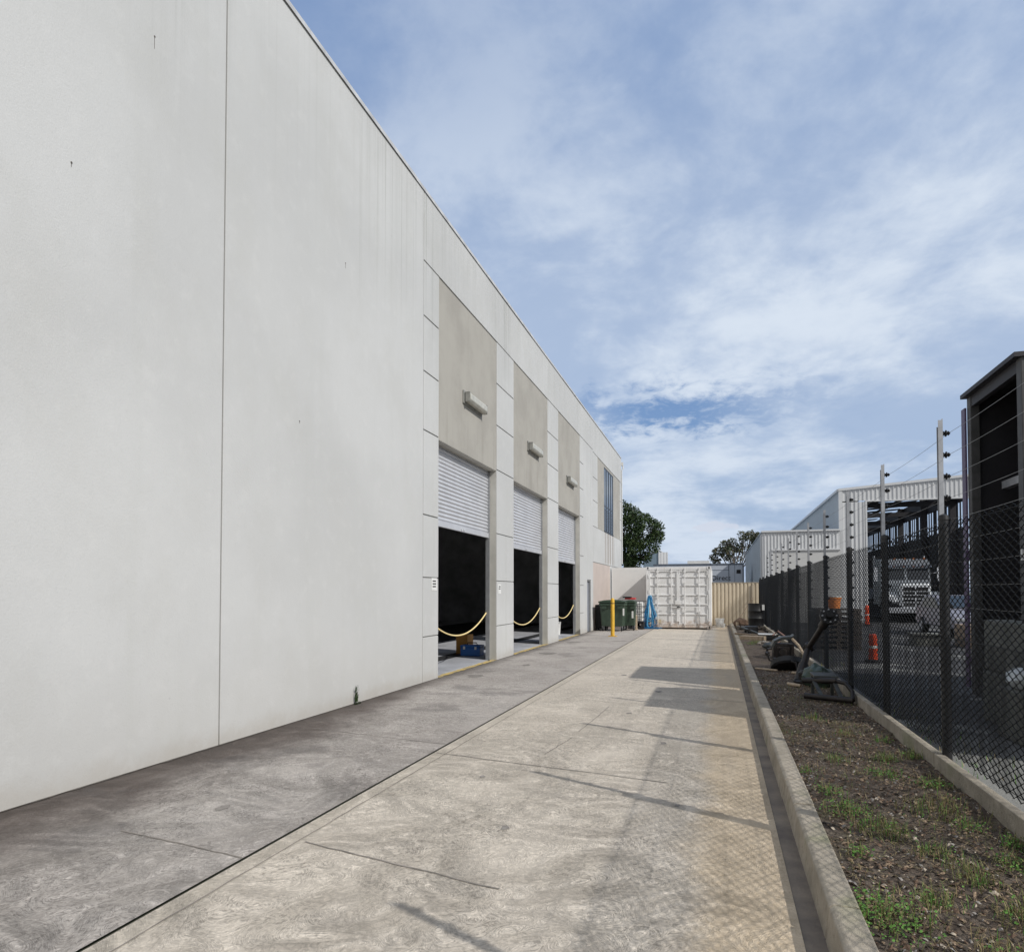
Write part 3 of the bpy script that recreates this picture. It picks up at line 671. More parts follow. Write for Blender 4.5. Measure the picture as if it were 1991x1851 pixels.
# ------------------------------------------------------------ low wall beyond the bins
m=MB(); m.box(-4.77,-2.6,31.1,31.28,0,2.67); m.box(-4.77,-2.6,31.09,31.1,0.02,2.60); 
lw=m.build('boundary_wall',mat('rendered_wall',(.72,.715,.70),.85,var=.08,vscale=1.2,bump=.15)); tag(recenter(lw),'plain grey concrete wall behind the green bins','wall')
# ------------------------------------------------------------ white container
def container():
    x0,x1,y0,y1,z1=-2.94,-.31,28.66,34.72,2.6
    t=thing('shipping_container',((x0+x1)/2,y0,0),'white shipping container with closed double doors at the end of the driveway','container')
    m=MB()
    m.box(x0+.05,x1-.05,y0+.05,y1,.13,.2); m.box(x0+.05,x1-.05,y0+.05,y1-.05,z1-.06,z1-.02)
    m.sheet((x0+.03,y0+.12,.15),(0,1,0),(0,0,1),(-1,0,0),y1-y0-.2,z1-.25,.28,.03); m.sheet((x1-.03,y0+.12,.15),(0,1,0),(0,0,1),(1,0,0),y1-y0-.2,z1-.25,.28,.03)
    m.box(x0+.02,x1-.02,y1-.04,y1,.1,z1-.02)
    m.build('body',M_cont,t)
    m=MB()
    for x in (x0,x1-.11): m.box(x,x+.11,y0,y0+.12,.16,z1-.12); m.box(x,x+.11,y1-.12,y1+.01,.16,z1-.12)
    m.box(x0+.11,x1-.11,y0+.01,y0+.12,z1-.13,z1-.01); m.box(x0+.11,x1-.11,y0+.01,y0+.12,.06,.18)
    for x in (x0,x1-.06): m.box(x,x+.06,y0+.12,y1-.12,z1-.08,z1-.01); m.box(x,x+.06,y0+.12,y1-.12,.05,.16)
    m.build('frame',M_cont,t,bevel=.008)
    for x in (x0-.005,x1-.155):
        for z in (.03,z1-.115):
            for y in (y0-.01,y1-.15):
                m=MB(); m.box(x,x+.16,y,y+.16,z,z+.115)
                if y<y0+1:
                    m.mi=1; m.prism([(.045*math.cos(q)*.7,.045*math.sin(q)) for q in [k*math.pi/6 for k in range(12)]],lambda u,v,w,x=x,z=z:(x+.08+u,w,z+.06+v),y0-.013,y0-.006)
                m.build('corner_casting',[M_cont,M_blackr],t)
    xm=(x0+x1)/2
    for s,(a,b) in enumerate(((x0+.12,xm-.008),(xm+.008,x1-.12))):
        m=MB(); m.box(a,b,y0+.05,y0+.075,.19,z1-.14)
        # raised panels between recess lines
        zs=[.21,.62,1.03,1.42,1.82,2.18,z1-.16]
        w3=(b-a)/3
        # raised channel ribs: pressed frames
        for z in zs[1:-1]: m.box(a+.03,b-.03,y0+.018,y0+.05,z-.028,z+.028)
        m.box(a,a+.05,y0+.01,y0+.05,.19,z1-.14); m.box(b-.05,b,y0+.01,y0+.05,.19,z1-.14); m.box(a+.05,b-.05,y0+.012,y0+.05,z1-.20,z1-.14); m.box(a+.05,b-.05,y0+.012,y0+.05,.19,.25)
        d=m.build('door',M_cont,t,bevel=.008)
        for fx in (.30,.78) if s==0 else (.22,.70):
            x=a+(b-a)*fx
            m=MB(); m.tube([(x,y0-.02,.10),(x,y0-.02,z1-.05)],.019,8)
            for z in (.2,.75,1.35,1.95,2.38): m.box(x-.045,x+.045,y0-.038,y0+.012,z-.03,z+.03)
            m.build('locking_rod',M_cont,d,bevel=.003)
            m=MB(); m.box(x-.02,x+.36 if s==0 else x+.02,y0-.052,y0-.04,.90,.94)
            if s==1: m.box(x-.32,x-.02,y0-.052,y0-.04,.90,.94)
            m.build('handle',M_cont,d)
        xh=a-.03 if s==0 else b+.005
        for z in (.35,.95,1.55,2.2): m=MB(); m.box(xh,xh+.03,y0-.02,y0+.04,z-.07,z+.07); m.build('hinge',M_cont,d)
    m=MB(); m.box(xm-.13,xm+.13,y0-.09,y0-.04,1.02,1.19); m.build('lock_box',M_cont,t,bevel=.01)
    m=MB(); m.box(xm-.06,xm+.06,y0-.012,y0+.012,.3,z1-.3); m.build('door_seal_cover',M_cont,t)
    m=MB(); m.box(x0+.3,x0+.62,y0+.0,y0+.01,.24,.40); m.build('data_plate',mat('cream_plate',(.6,.5,.35),.6,var=.3,vscale=9),t)
container()
# blue hose hung on the container
m=MB(); rnd=random.Random(2)
hx,hy=-2.78,28.56
for k in range(17):
    w=.03+.26*rnd.random(); zb=.03+.45*rnd.random()**2; zt=1.40-.05*rnd.random(); dy=-.02-.10*rnd.random(); ox=rnd.uniform(-.05,.05); pts=[]
    for i in range(33):
        a=i/32*2*math.pi; z=zb+(zt-zb)*(.5+.5*math.cos(a)); zr=(z-zb)/(zt-zb); sg_=1 if math.sin(a)>=0 else -1
        wid=w*(1-zr)**1.7*min(1,math.sqrt(max(0,zr)*9))+.05*min(1,math.sqrt(max(0,1-zr)*20))*min(1,zr*12)
        pts.append((hx+ox*zr+sg_*wid+rnd.uniform(-.008,.008),hy+dy*(1-z/1.5),z))
    m.mi=int(k%3==0); m.tube(pts,.013,6,cap=False)
m.mi=0
pts=[(hx+.05+math.cos(a)*(.3+.012*a)+rnd.uniform(-.02,.02),28.28+math.sin(a)*.14,.015+.004*a) for a in [i*.35 for i in range(52)]]
m.tube(pts,.011,6); tag(recenter(m.build('hose',[M_blue,M_bluel],smooth=True)),'blue hose hanging in long loops from the corner of the white container','hose')
# ------------------------------------------------------------ tan fence
tf=thing('steel_fence',(.8,32,0),'tan corrugated steel fence closing off the end of the driveway','fence')
m=MB(); m.sheet((-.4,31.98,.03),(1,0,0),(0,0,1),(0,-1,0),2.22,1.93,.165,.045,'fence'); m.build('sheet',M_tan,tf,solid=.004)
m=MB(); m.box(-.4,1.80,31.93,32.0,1.945,1.985); m.build('top_rail',mat('tan_rail',(.32,.28,.22),.5),tf)
m=MB(); m.box(1.77,1.83,31.92,31.99,0,1.99); m.build('post',M_tan,tf)
# ------------------------------------------------------------ bins
def wheelie(cx,y0,w,d,h,label,body,lid,plate=True):
    t=thing('wheeled_bin',(cx,y0+d/2,0),label,'bin')
    def P(u,v,z,top):  # tapered ring
        return (cx+u*(w/2)*(1 if top else .84), y0+d/2+v*(d/2)*(1 if top else .78), z)
    m=MB(); ring=[(-1,-.86),(-.9,-1),(.9,-1),(1,-.86),(1,.86),(.9,1),(-.9,1),(-1,.86)]
    lv=[(.19,False),(h*.83,None),(h*.85,True)]; vs=[]
    for u,v in ring: vs.append(P(u,v,.19,False))
    for u,v in ring: vs.append((cx+u*w/2*.965,y0+d/2+v*d/2*.955,h*.80))
    for u,v in ring: vs.append((cx+u*w/2*1.03,y0+d/2+v*d/2*1.03,h*.81))
    for u,v in ring: vs.append((cx+u*w/2*1.03,y0+d/2+v*d/2*1.03,h*.90))
    fs=[tuple(range(8))[::-1],tuple(range(24,32))]+[(r*8+i,r*8+(i+1)%8,r*8+8+(i+1)%8,r*8+8+i) for r in range(3) for i in range(8)]
    m.add(vs,fs)
    for u in (-.62,.62): m.box(cx+u*w/2-.10,cx+u*w/2+.10,y0-.035,y0+.01,h*.70,h*.80)
    m.build('body',body,t,bevel=.012)
    m=MB(); n=10
    pr=[(-1.06,h*.905),(1.06,h*.905),(1.04,h*.945),(.6,h*.985),(0,h),(-.6,h*.985),(-1.04,h*.945)]
    m.prism(pr,lambda u,v,w_:(cx+u*w/2,w_,v),y0-.04,y0+d+.03); m.build('lid',lid,t,bevel=.012)
    m=MB(); m.tube([(cx-w*.42,y0-.06,h*.86),(cx+w*.42,y0-.06,h*.86)],.016,8); m.build('handle_bar',lid,t)
    for sx in (-1,1):
        for yy in (y0+.12,y0+d-.12):
            m=MB(); x=cx+sx*w*.36; m.lathe((x-.025,yy,.085),[(.085,0),(.085,.05)],16,'X'); wh=m.build('wheel',M_tyre,t,bevel=.01)
            m=MB(); m.box(x-.04,x-.032,yy-.03,yy+.03,.07,.19); m.box(x+.032,x+.04,yy-.03,yy+.03,.07,.19); m.box(x-.04,x+.04,yy-.03,yy+.03,.19,.20); m.build('caster_fork',M_galv,wh)
    return t
b1=wheelie(-4.03,26.3,1.02,.78,1.24,'large dark green wheeled bin behind the yellow bollard',M_green,M_greenl)
m=MB(); m.box(-3.60,-3.54,26.27,26.275,.62,.90); tg=m.build('sticker',M_white,b1)
b2=wheelie(-3.46,27.0,.50,.62,1.22,'smaller dark green wheeled bin between the large bin and the caged tank',M_green,M_greenl)
m=MB(); m.box(-3.34,-3.27,26.97,26.975,.50,.78); m.build('sticker',M_white,b2)
def blackbin():
    t=thing('wheelie_bin',(-4.64,27.3,0),'narrow black bin squeezed between the wall and the large green bin','bin')
    m=MB(); vs=[(x,y,z) for z,k in ((.05,.20),(.98,.245)) for x,y in ((-4.60-k,27.3-k-.05),(-4.60+k,27.3-k-.05),(-4.60+k,27.3+k),(-4.60-k,27.3+k))]
    vs=[(max(v[0],-4.80),v[1],v[2]) for v in vs]
    m.add(vs,[(0,1,2,3),(4,5,6,7),(0,1,5,4),(1,2,6,5),(2,3,7,6),(3,0,4,7)]); m.build('body',M_black,t,bevel=.01)
    m=MB(); m.box(-4.81,-4.33,27.0,27.56,.98,1.03); m.build('lid',M_black,t,bevel=.012)
    for x in (-4.78,-4.43): mm=MB(); mm.lathe((x,27.5,.09),[(.09,0),(.09,.04)],14,'X'); mm.build('wheel',M_tyre,t)
blackbin()
m=MB(); m.box(-3.64,-3.22,27.15,27.5,1.245,1.31); m.mi=1; m.box(-3.72,-3.38,27.1,27.4,1.312,1.36); tag(recenter(m.build('crate',[M_red,M_black],bevel=.008)),'red and black crate lying on top of the smaller green bin','crate')
# caged tank
def ibc():
    x0,x1,y0,y1=-3.50,-2.98,28.0,29.0
    x0=-3.62
    t=thing('caged_tank',((x0+x1)/2,(y0+y1)/2,0),'white caged liquid tank between the green bins and the container','tank')
    m=MB(); m.box(x0+.03,x1-.03,y0+.03,y1-.03,.32,1.12); m.build('tank',M_white,t,bevel=.06)
    m=MB(); m.box(x0,x1,y0,y1,.02,.10); m.box(x0,x1,y0,y1,.24,.30)
    for x in (x0,(x0+x1)/2-.05,x1-.10): m.box(x,x+.1,y0,y1,.10,.24)
    m.build('pallet',M_blackr,t)
    m=MB()
    for i in range(5):
        x=x0+(x1-x0)*i/4; m.tube([(x,y0-.01,.3),(x,y0-.01,1.16)],.012,6)
    for z in (.3,.52,.73,.95,1.16): m.tube([(x0,y0-.02,z),(x1,y0-.02,z)],.012,6); m.tube([(x1+.01,y0,z),(x1+.01,y1,z)],.012,6)
    m.build('cage',M_frame,t)
ibc()
def post_tan():
    m=MB(); m.box(-3.30,-3.19,27.46,27.58,0,.60); m.box(-3.32,-3.17,27.44,27.6,.0,.05); m.tube([(-3.245,27.52,.60),(-3.245,27.52,.75)],.02,6); tag(recenter(m.build('hydrant_post',M_woodl,bevel=.01)),'short beige post standing in front of the caged tank','post')
post_tan()
# bollard
bo=thing('bollard',(-3.55,23.33,0),'yellow steel bollard with a square base plate in front of the green bins','bollard')
m=MB(); m.box(-3.69,-3.41,23.21,23.47,.002,.018); m.build('base_plate',M_yel,bo,bevel=.003)
m=MB(); m.lathe((-3.55,23.33,.018),[(.068,0),(.068,1.24),(.060,1.28),(.03,1.31),(.001,1.315)],20); m.build('post',M_yel,bo,smooth=True)
m=MB(); m.lathe((-3.55,23.33,1.13),[(.0705,0),(.0705,.035)],20); m.build('band',mat('worn_band',(.30,.18,.05),.8,var=.4),bo)
m=MB()
for sx in (-.1,.1):
    for sy in (-.09,.09): m.lathe((-3.55+sx,23.34+sy,.018),[(.014,0),(.014,.012)],6)
m.build('bolt',M_galv,bo)
# buckets at the tan fence
def bucket(x,y,r,h,lab):
    t=thing('bucket',(x,y,0),lab,'bucket')
    m=MB(); m.lathe((x,y,0),[(r*.8,0),(r*.97,h*.9),(r*1.05,h*.9),(r*1.05,h),(r*.95,h),(r*.78,.02)],18); m.build('pail',M_white,t,smooth=True)
    m=MB(); m.tube([(x-r,y,h*.88),(x-r*.9,y-r*.7,h*.55),(x,y-r*1.1,h*.42),(x+r*.9,y-r*.7,h*.55),(x+r,y,h*.88)],.004,5); m.build('handle',M_galv,t)
bucket(.02,30.9,.19,.38,'large white bucket against the tan steel fence')
bucket(.14,30.5,.11,.18,'small white tub in front of the large bucket by the tan fence')

# ------------------------------------------------------------ chain-link fence
XF=1.72
CF=thing('chain_link_fence',(XF,10,0),'black chain-link fence on a low concrete plinth along the garden bed','fence')
def chain(y0,y1,z0,z1,p,r,name):
    m=MB(); nw=int((y1-y0)/p); ns=int((z1-z0)/(p/2)); V_=m.v; F_=m.f
    off=[(r*math.cos(a),r*math.sin(a)) for a in (.5,2.6,4.7)]
    for k in range(nw):
        b=len(V_)
        for j in range(ns+1):
            y=y0+k*p+(p if (j+k)%2==0 else 0); z=z0+j*p/2; xx=XF+(.003 if (j+k)%2 else -.003)+.012*math.sin(y*1.3+z)
            for ox,oy in off: V_.append((xx+ox,y+oy,z))
        for j in range(ns):
            a=b+j*3
            for q in range(3): F_.append((a+q,a+(q+1)%3,a+3+(q+1)%3,a+3+q))
    m.m=[0]*len(F_)
    me=bpy.data.meshes.new(name); me.from_pydata([(v[0]-XF,v[1]-10,v[2]) for v in V_],[],F_); me.materials.append(M_wire)
    o=bpy.data.objects.new(name,me); C.objects.link(o); o.parent=CF
chain(-1,31.9,.27,2.10,.056,.0047,'mesh')
pyc=[1.55,4.1,6.31,8.35,10.46,12.67,14.87,17.0,19.0,21.0,23.0,25.3,27.5,29.7,31.8]
for y in [0.0]+pyc:
    m=MB(); m.lathe((XF+.04,y-.05,0),[(.036,0),(.036,2.13),(.042,2.13),(.038,2.165),(.005,2.18)],12); m.build('post',M_black,CF,smooth=True)
m=MB()
for z in (.30,1.18,2.06): m.tube([(XF+.006,-1,z),(XF+.006,31.9,z)],.0025,5)
m.build('tension_wire',M_wire,CF)
m=MB(); yy=-2.0
for a,b in zip([-2.1,0]+pyc[:-1],[0]+pyc):
    dz=random.uniform(-.012,.012); m.box(XF-.045,XF+.02,a+.01,b-.01,.0,.225+dz)
m.build('plinth',M_kerb,CF,bevel=.006)
M_net=mat('shade_net',(.018,.020,.024),.8)
_n=M_net.node_tree.nodes;_l=M_net.node_tree.links
_t=_n.new('ShaderNodeBsdfTransparent'); _m=_n.new('ShaderNodeMixShader'); _l.new(_n['Principled BSDF'].outputs[0],_m.inputs[1]); _l.new(_t.outputs[0],_m.inputs[2]); _l.new(_m.outputs[0],_n['Material Output'].inputs[0])
_g=_n.new('ShaderNodeTexNoise'); _tc=_n.new('ShaderNodeTexCoord'); _mp=_n.new('ShaderNodeMapping'); _mp.inputs['Scale'].default_value=(1,5,.35); _l.new(_tc.outputs['Object'],_mp.inputs[0]); _l.new(_mp.outputs[0],_g.inputs['Vector']); _g.inputs['Scale'].default_value=2; _g.inputs['Detail'].default_value=5
_r=_n.new('ShaderNodeMapRange'); _l.new(_g.outputs[0],_r.inputs[0]); _r.inputs[1].default_value=.4; _r.inputs[2].default_value=.66; _r.inputs[3].default_value=.40; _r.inputs[4].default_value=.97; _l.new(_r.outputs[0],_m.inputs[0])
rnd=random.Random(21)
def net(y0,y1,zt_):
    y=y0; k=0
    while y<y1:
        e=min(y+rnd.uniform(1.6,2.6),y1); m=MB(); vs=[];fs=[]; ny=int((e-y)/.08)+1; nz=10; tp=zt_+rnd.uniform(-.03,.03)
        for i in range(ny+1):
            yy=y+(e-y)*i/ny
            for j in range(nz+1):
                z=.26+(tp-.26)*j/nz; vs.append((XF+.045+.015*math.sin(yy*7+z+k)+.012*noise.noise((yy*3,z*.9,k)),yy,z+(.02*noise.noise((yy*2,k,2)) if j==nz else 0)))
        for i in range(ny):
            for j in range(nz): a=i*(nz+1)+j; fs.append((a,a+1,a+nz+2,a+nz+1))
        m.add(vs,fs); m.build('shade_net',M_net,CF,smooth=True); y=e+.03; k+=1
net(4.2,14.9,1.17); net(14.93,31.8,2.0)
# ------------------------------------------------------------ electric fence
EF=thing('electric_fence',(1.79,10,0),'tall galvanised electric security fence with black insulators above the chain-link','fence')
XE=1.77; zt=2.94; iz=[zt-.09-.178*i for i in range(9)]
for q,y in enumerate(pyc[:-2]):
    m=MB(); m.prism([(-.022,0),(.022,0),(.022,zt-.03),(-.022,zt+.03)],lambda u,v,w:(w,y+u,v),XE-.004,XE+.004)
    m.box(XE-.03,XE-.004,y+.018,y+.022,0,zt-.03); m.box(XE-.03,XE-.004,y-.022,y-.018,0,zt+.02)
    pl=m.build('pole',M_galv,EF)
    def insul(mm,z): mm.lathe((XE+.004,y,z),[(.012,0),(.022,.008),(.012,.016),(.028,.024),(.028,.030),(.012,.036),(.020,.046),(.006,.058)],8,'X')
    if q<10:
        for z in iz: mm=MB(); insul(mm,z); mm.build('insulator',M_black,pl)
    else:
        mm=MB()
        for z in iz: insul(mm,z)
        mm.build('insulator_row',M_black,pl)
for z in iz:
    pts=[]
    for a,b in zip(pyc[:-3],pyc[1:-2]):
        for s in range(6): f_=s/6; pts.append((XE+.05,a+(b-a)*f_,z-.012*4*f_*(1-f_)))
    pts.append((XE+.05,pyc[-3],z)); pts=[(XE+.05,-1,z)]+pts
    m=MB(); m.tube(pts,.0016,4); m.build('wire',M_grey,EF)

# ------------------------------------------------------------ stacked open storage containers beyond the fence
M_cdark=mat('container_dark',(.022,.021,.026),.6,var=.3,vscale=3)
M_cpost=mat('container_post',(.07,.07,.07),.6,col2=(.04,.04,.04),vscale=5)
def opencont(y0,y1,z0,z1,lab,beam=None,x0=3.65,x1=9.65):
    t=thing('storage_bay',((x0+x1)/2,(y0+y1)/2,z0),lab,'storage bay','open storage bays in the yard')
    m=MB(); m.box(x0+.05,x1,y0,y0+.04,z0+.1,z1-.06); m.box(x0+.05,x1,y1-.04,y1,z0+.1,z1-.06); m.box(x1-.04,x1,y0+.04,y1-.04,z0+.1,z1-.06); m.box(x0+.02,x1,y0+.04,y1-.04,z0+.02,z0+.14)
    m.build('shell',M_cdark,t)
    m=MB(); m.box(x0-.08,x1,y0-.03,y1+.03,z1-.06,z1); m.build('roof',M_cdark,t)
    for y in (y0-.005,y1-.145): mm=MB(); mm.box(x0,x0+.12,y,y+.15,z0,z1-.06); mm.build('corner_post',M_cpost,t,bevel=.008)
    for za,zb in ((z1-.22,z1-.062),(z0,z0+.15)): m=MB(); m.box(x0+.01,x0+.09,y0+.15,y1-.15,za,zb); m.build('cross_rail',M_cdark,t)
    m=MB(); m.box(x0-.03,x0-.005,y1+.008,y1+.16,z0+.1,z1-.2)
    for z in (z0+.5,z0+1.3,z0+2.1): m.box(x0-.05,x0+.01,y1+.002,y1+.05,z-.07,z+.07)
    m.build('door_leaf',mat('purple_door',(.10,.07,.14),.5,var=.2),t)
    if beam:
        m=MB(); m.box(x0+.35,x0+.45,y0+.05,y1-.25,beam-.05,beam+.06); m.build('shelf_beam',M_galv,t)
    m=MB()
    for z in (z0+.9,z0+2.0): m.box(x0-.02,x0,y0+.02,y0+.06,z-.06,z+.08)
    m.build('lamp_fitting',M_white,t)
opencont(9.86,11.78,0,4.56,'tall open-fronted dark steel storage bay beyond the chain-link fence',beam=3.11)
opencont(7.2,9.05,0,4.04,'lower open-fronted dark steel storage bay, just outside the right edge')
# concrete blocks in front
bl=None
for (x,y,z),lab in zip([(3.33,8.88,0),(3.35,7.64,0),(3.34,8.86,.61),(3.33,7.62,.61)],('grey concrete block, lower of the far pair before the storage bay','grey concrete block, lower of the near pair before the storage bay','grey concrete block, upper of the far pair before the storage bay','grey concrete block, upper of the near pair before the storage bay')):
    if bl is None:
        bl=thing('concrete_block',(x,y,z),lab,'block','concrete blocks stacked before the containers')
        m=MB(); m.box(x-.28,x+.28,y-.6,y+.6,z,z+.60); m.build('block',M_block,bl,bevel=.025)
        m=MB()
        for dy in (-.3,.3): m.tube([(x-.04,y+dy,z+.58),(x-.04,y+dy,z+.608),(x+.04,y+dy,z+.608),(x+.04,y+dy,z+.58)],.008,5)
        m.build('lifting_loop',M_steel,bl)
    else: dup(bl,(x,y,z),lab)

# ------------------------------------------------------------ sheds in the distance
bs=thing('open_shed',(10,37,0),'tall white corrugated open-fronted shed behind the parked truck','building')
XL,YF,XR=5.84,37.0,11.5
def ht(x): return 6.63+.079*(x-XL)
m=MB(); m.sheet((XL,YF,0),(1,0,0),(0,0,1),(0,-1,0),1.19,6.05,.19,.03)
# fascia over the opening
n0=len(m.v); m.sheet((XL,YF,6.10),(1,0,0),(0,0,1),(0,-1,0),XR-XL,.5,.19,.03)
for i in range(n0,len(m.v)):
    v=m.v[i]
    if v[2]>6.3: m.v[i]=(v[0],v[1],ht(v[0]))
m.build('front_cladding',M_shedw,bs,solid=.005)
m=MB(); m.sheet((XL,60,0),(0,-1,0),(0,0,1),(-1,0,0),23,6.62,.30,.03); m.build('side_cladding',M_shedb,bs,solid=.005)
m=MB(); m.box(XL-.12,XL+.10,YF-.06,60,6.60,6.72); m.build('gutter',M_shedw,bs)
m=MB(); m.prism([(XL-.06,6.62),(XR,6.62+.079*(XR-XL)),(XR,6.74+.079*(XR-XL)),(XL-.06,6.74)],lambda u,v,w:(u,w,v),YF-.09,YF-.04); m.build('barge_flashing',M_shedw,bs)
m=MB(); m.box(XL+1.16,XL+1.24,YF-.05,YF+.1,0,6.12); m.box(XL-.05,XL+.12,YF-.07,YF+.02,0,6.6); m.box(XL+1.24,XR,YF-.05,YF+.1,6.04,6.10); m.build('trim',M_shedw,bs)
# roof sheets with clear strips left between
m=MB()
for i in range(12):
    ya=37.2+i*2.1; q=(XR-XL)/4
    m.prism([(XL,ht(XL)-.02),(XR,ht(XR)-.02),(XR,ht(XR)),(XL,ht(XL))],lambda u,v,w:(u,w,v),ya,ya+.95)
    for j in range(4):
        a_=XL+q*j; m.prism([(a_,ht(a_)-.02),(a_+q*.32,ht(a_+q*.32)-.02),(a_+q*.32,ht(a_+q*.32)-.005),(a_,ht(a_)-.005)],lambda u,v,w:(u,w,v),ya+.95,ya+2.1)
m.build('roof',M_cdark,bs)
m=MB(); m.box(XL+.05,XR,59.9,60,0,6.4); m.build('back_wall',M_cdark,bs)
m=MB(); m.box(XR-.1,XR,37.3,59.9,0,4.7); m.box(XR-.1,XR,37.3,59.9,6.0,6.9)
for i in range(52):
    if i%4!=3: m.box(XR-.02,XR,37.3+i*.43,37.3+i*.43+.17,4.7,6.0)
    else: m.box(XR-.02,XR,37.3+i*.43,37.3+i*.43+.43,4.7,6.0)
m.build('side_screen',M_cdark,bs)
for i in range(4):
    m=MB(); y=38.5+i*5; m.box(XR-.4,XR-.12,y,y+.25,0,6.9); m.box(XL+.06,XL+.3,y,y+.25,0,6.5); m.box(XL+.3,XR-.4,y,y+.12,5.9,6.15)
    m.build('portal_frame',M_cdark,bs)
ms=thing('small_shed',(4,37.3,0),'smaller white corrugated shed with a flat roller door beside the tall shed','building')
m=MB(); m.sheet((2.14,36.6,0),(1,0,0),(0,0,1),(0,-1,0),.48,4.62,.16,.03); m.sheet((2.62,36.6,3.7),(1,0,0),(0,0,1),(0,-1,0),3.14,.92,.16,.03); m.build('front_cladding',M_shedw,ms,solid=.005)
m=MB(); m.box(2.62,5.78,36.58,36.64,0,3.66); m.build('roller_door',mat('flat_door',(.50,.50,.49),.6),ms)
m=MB(); m.box(2.58,5.80,36.52,36.58,3.64,3.72); m.box(2.1,5.8,36.50,36.62,4.60,4.68); m.box(2.58,2.64,36.55,36.62,0,3.66); m.build('trim',M_shedw,ms)
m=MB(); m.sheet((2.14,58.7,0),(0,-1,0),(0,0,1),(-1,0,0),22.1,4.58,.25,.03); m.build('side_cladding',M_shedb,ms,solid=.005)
m=MB(); m.box(2.08,5.80,36.62,58.7,4.585,4.64); m.build('roof',M_shedb,ms)
m=MB(); m.box(2.05,2.14,36.7,36.8,0,4.5); m.build('downpipe',M_shedw,ms)
# blue-grey shed far left
fs_=thing('far_shed',(-5.4,60,0),'blue-grey metal shed rising behind the white container','building')
m=MB(); m.prism([(-6.4,0),(-5.05,0),(-5.05,5.2),(-6.4,4.4)],lambda u,v,w:(u,w,v),60,70); m.build('front_wall',mat('blue_shed',(.20,.27,.33),.6,var=.1),fs_)
m=MB(); m.sheet((-5.03,60,0),(1,0.35,0),(0,0,1),(.33,-1,0),.75,5.05,.25,.03); m.box(-5.08,-5.0,59.93,60.0,0,5.25); m.build('side_cladding',M_shedw,fs_,solid=.01)
m=MB(); m.prism([(-6.5,4.42),(-5.0,5.22),(-5.0,5.30),(-6.5,4.50)],lambda u,v,w:(u,w,v),59.9,70.1); m.build('roof',M_shedw,fs_)

# ------------------------------------------------------------ box trailer "Direct"
tb=thing('box_trailer',(-.8,46,0),'grey-blue box trailer with dark lettering above the tan fence','trailer')
m=MB(); m.box(-4.2,1.52,46,48.4,.95,3.36); m.build('box_body',M_trailer,tb,bevel=.03)
m=MB(); m.box(-4.25,1.57,45.97,46.05,3.33,3.42); m.box(1.48,1.56,45.97,46.03,.95,3.33); m.box(-.62,.60,45.985,46,2.98,3.0); m.box(.60,.64,45.98,46,.95,3.33); m.box(.98,1.0,45.985,46,.95,3.33); m.build('trim',mat('trailer_trim',(.10,.12,.15),.5),tb)
m=MB(); m.box(-2.0,-.6,46.1,48,3.42,3.62); m.build('roof_vent',M_white,tb)
m=MB(); m.box(1.1,1.36,45.98,46,2.75,3.0); m.build('marker_panel',M_blackr,tb)
txt('Direct',.44,(.13,45.98,2.46),(R(90),0,0),M_blackr,'lettering',tb,sx=1.05)
for x in (-3.2,-2.1,.6):
    m=MB(); m.lathe((x,46.1,.5),[(.5,0),(.5,.28)],20,'Y'); wh=m.build('wheel',M_tyre,tb)
    m=MB(); m.lathe((x,46.06,.5),[(.25,0),(.25,.05)],14,'Y'); m.build('rim',M_galv,wh)
m=MB(); m.box(-4.1,1.4,46.3,48.2,.7,.95); m.build('chassis',M_blackr,tb)

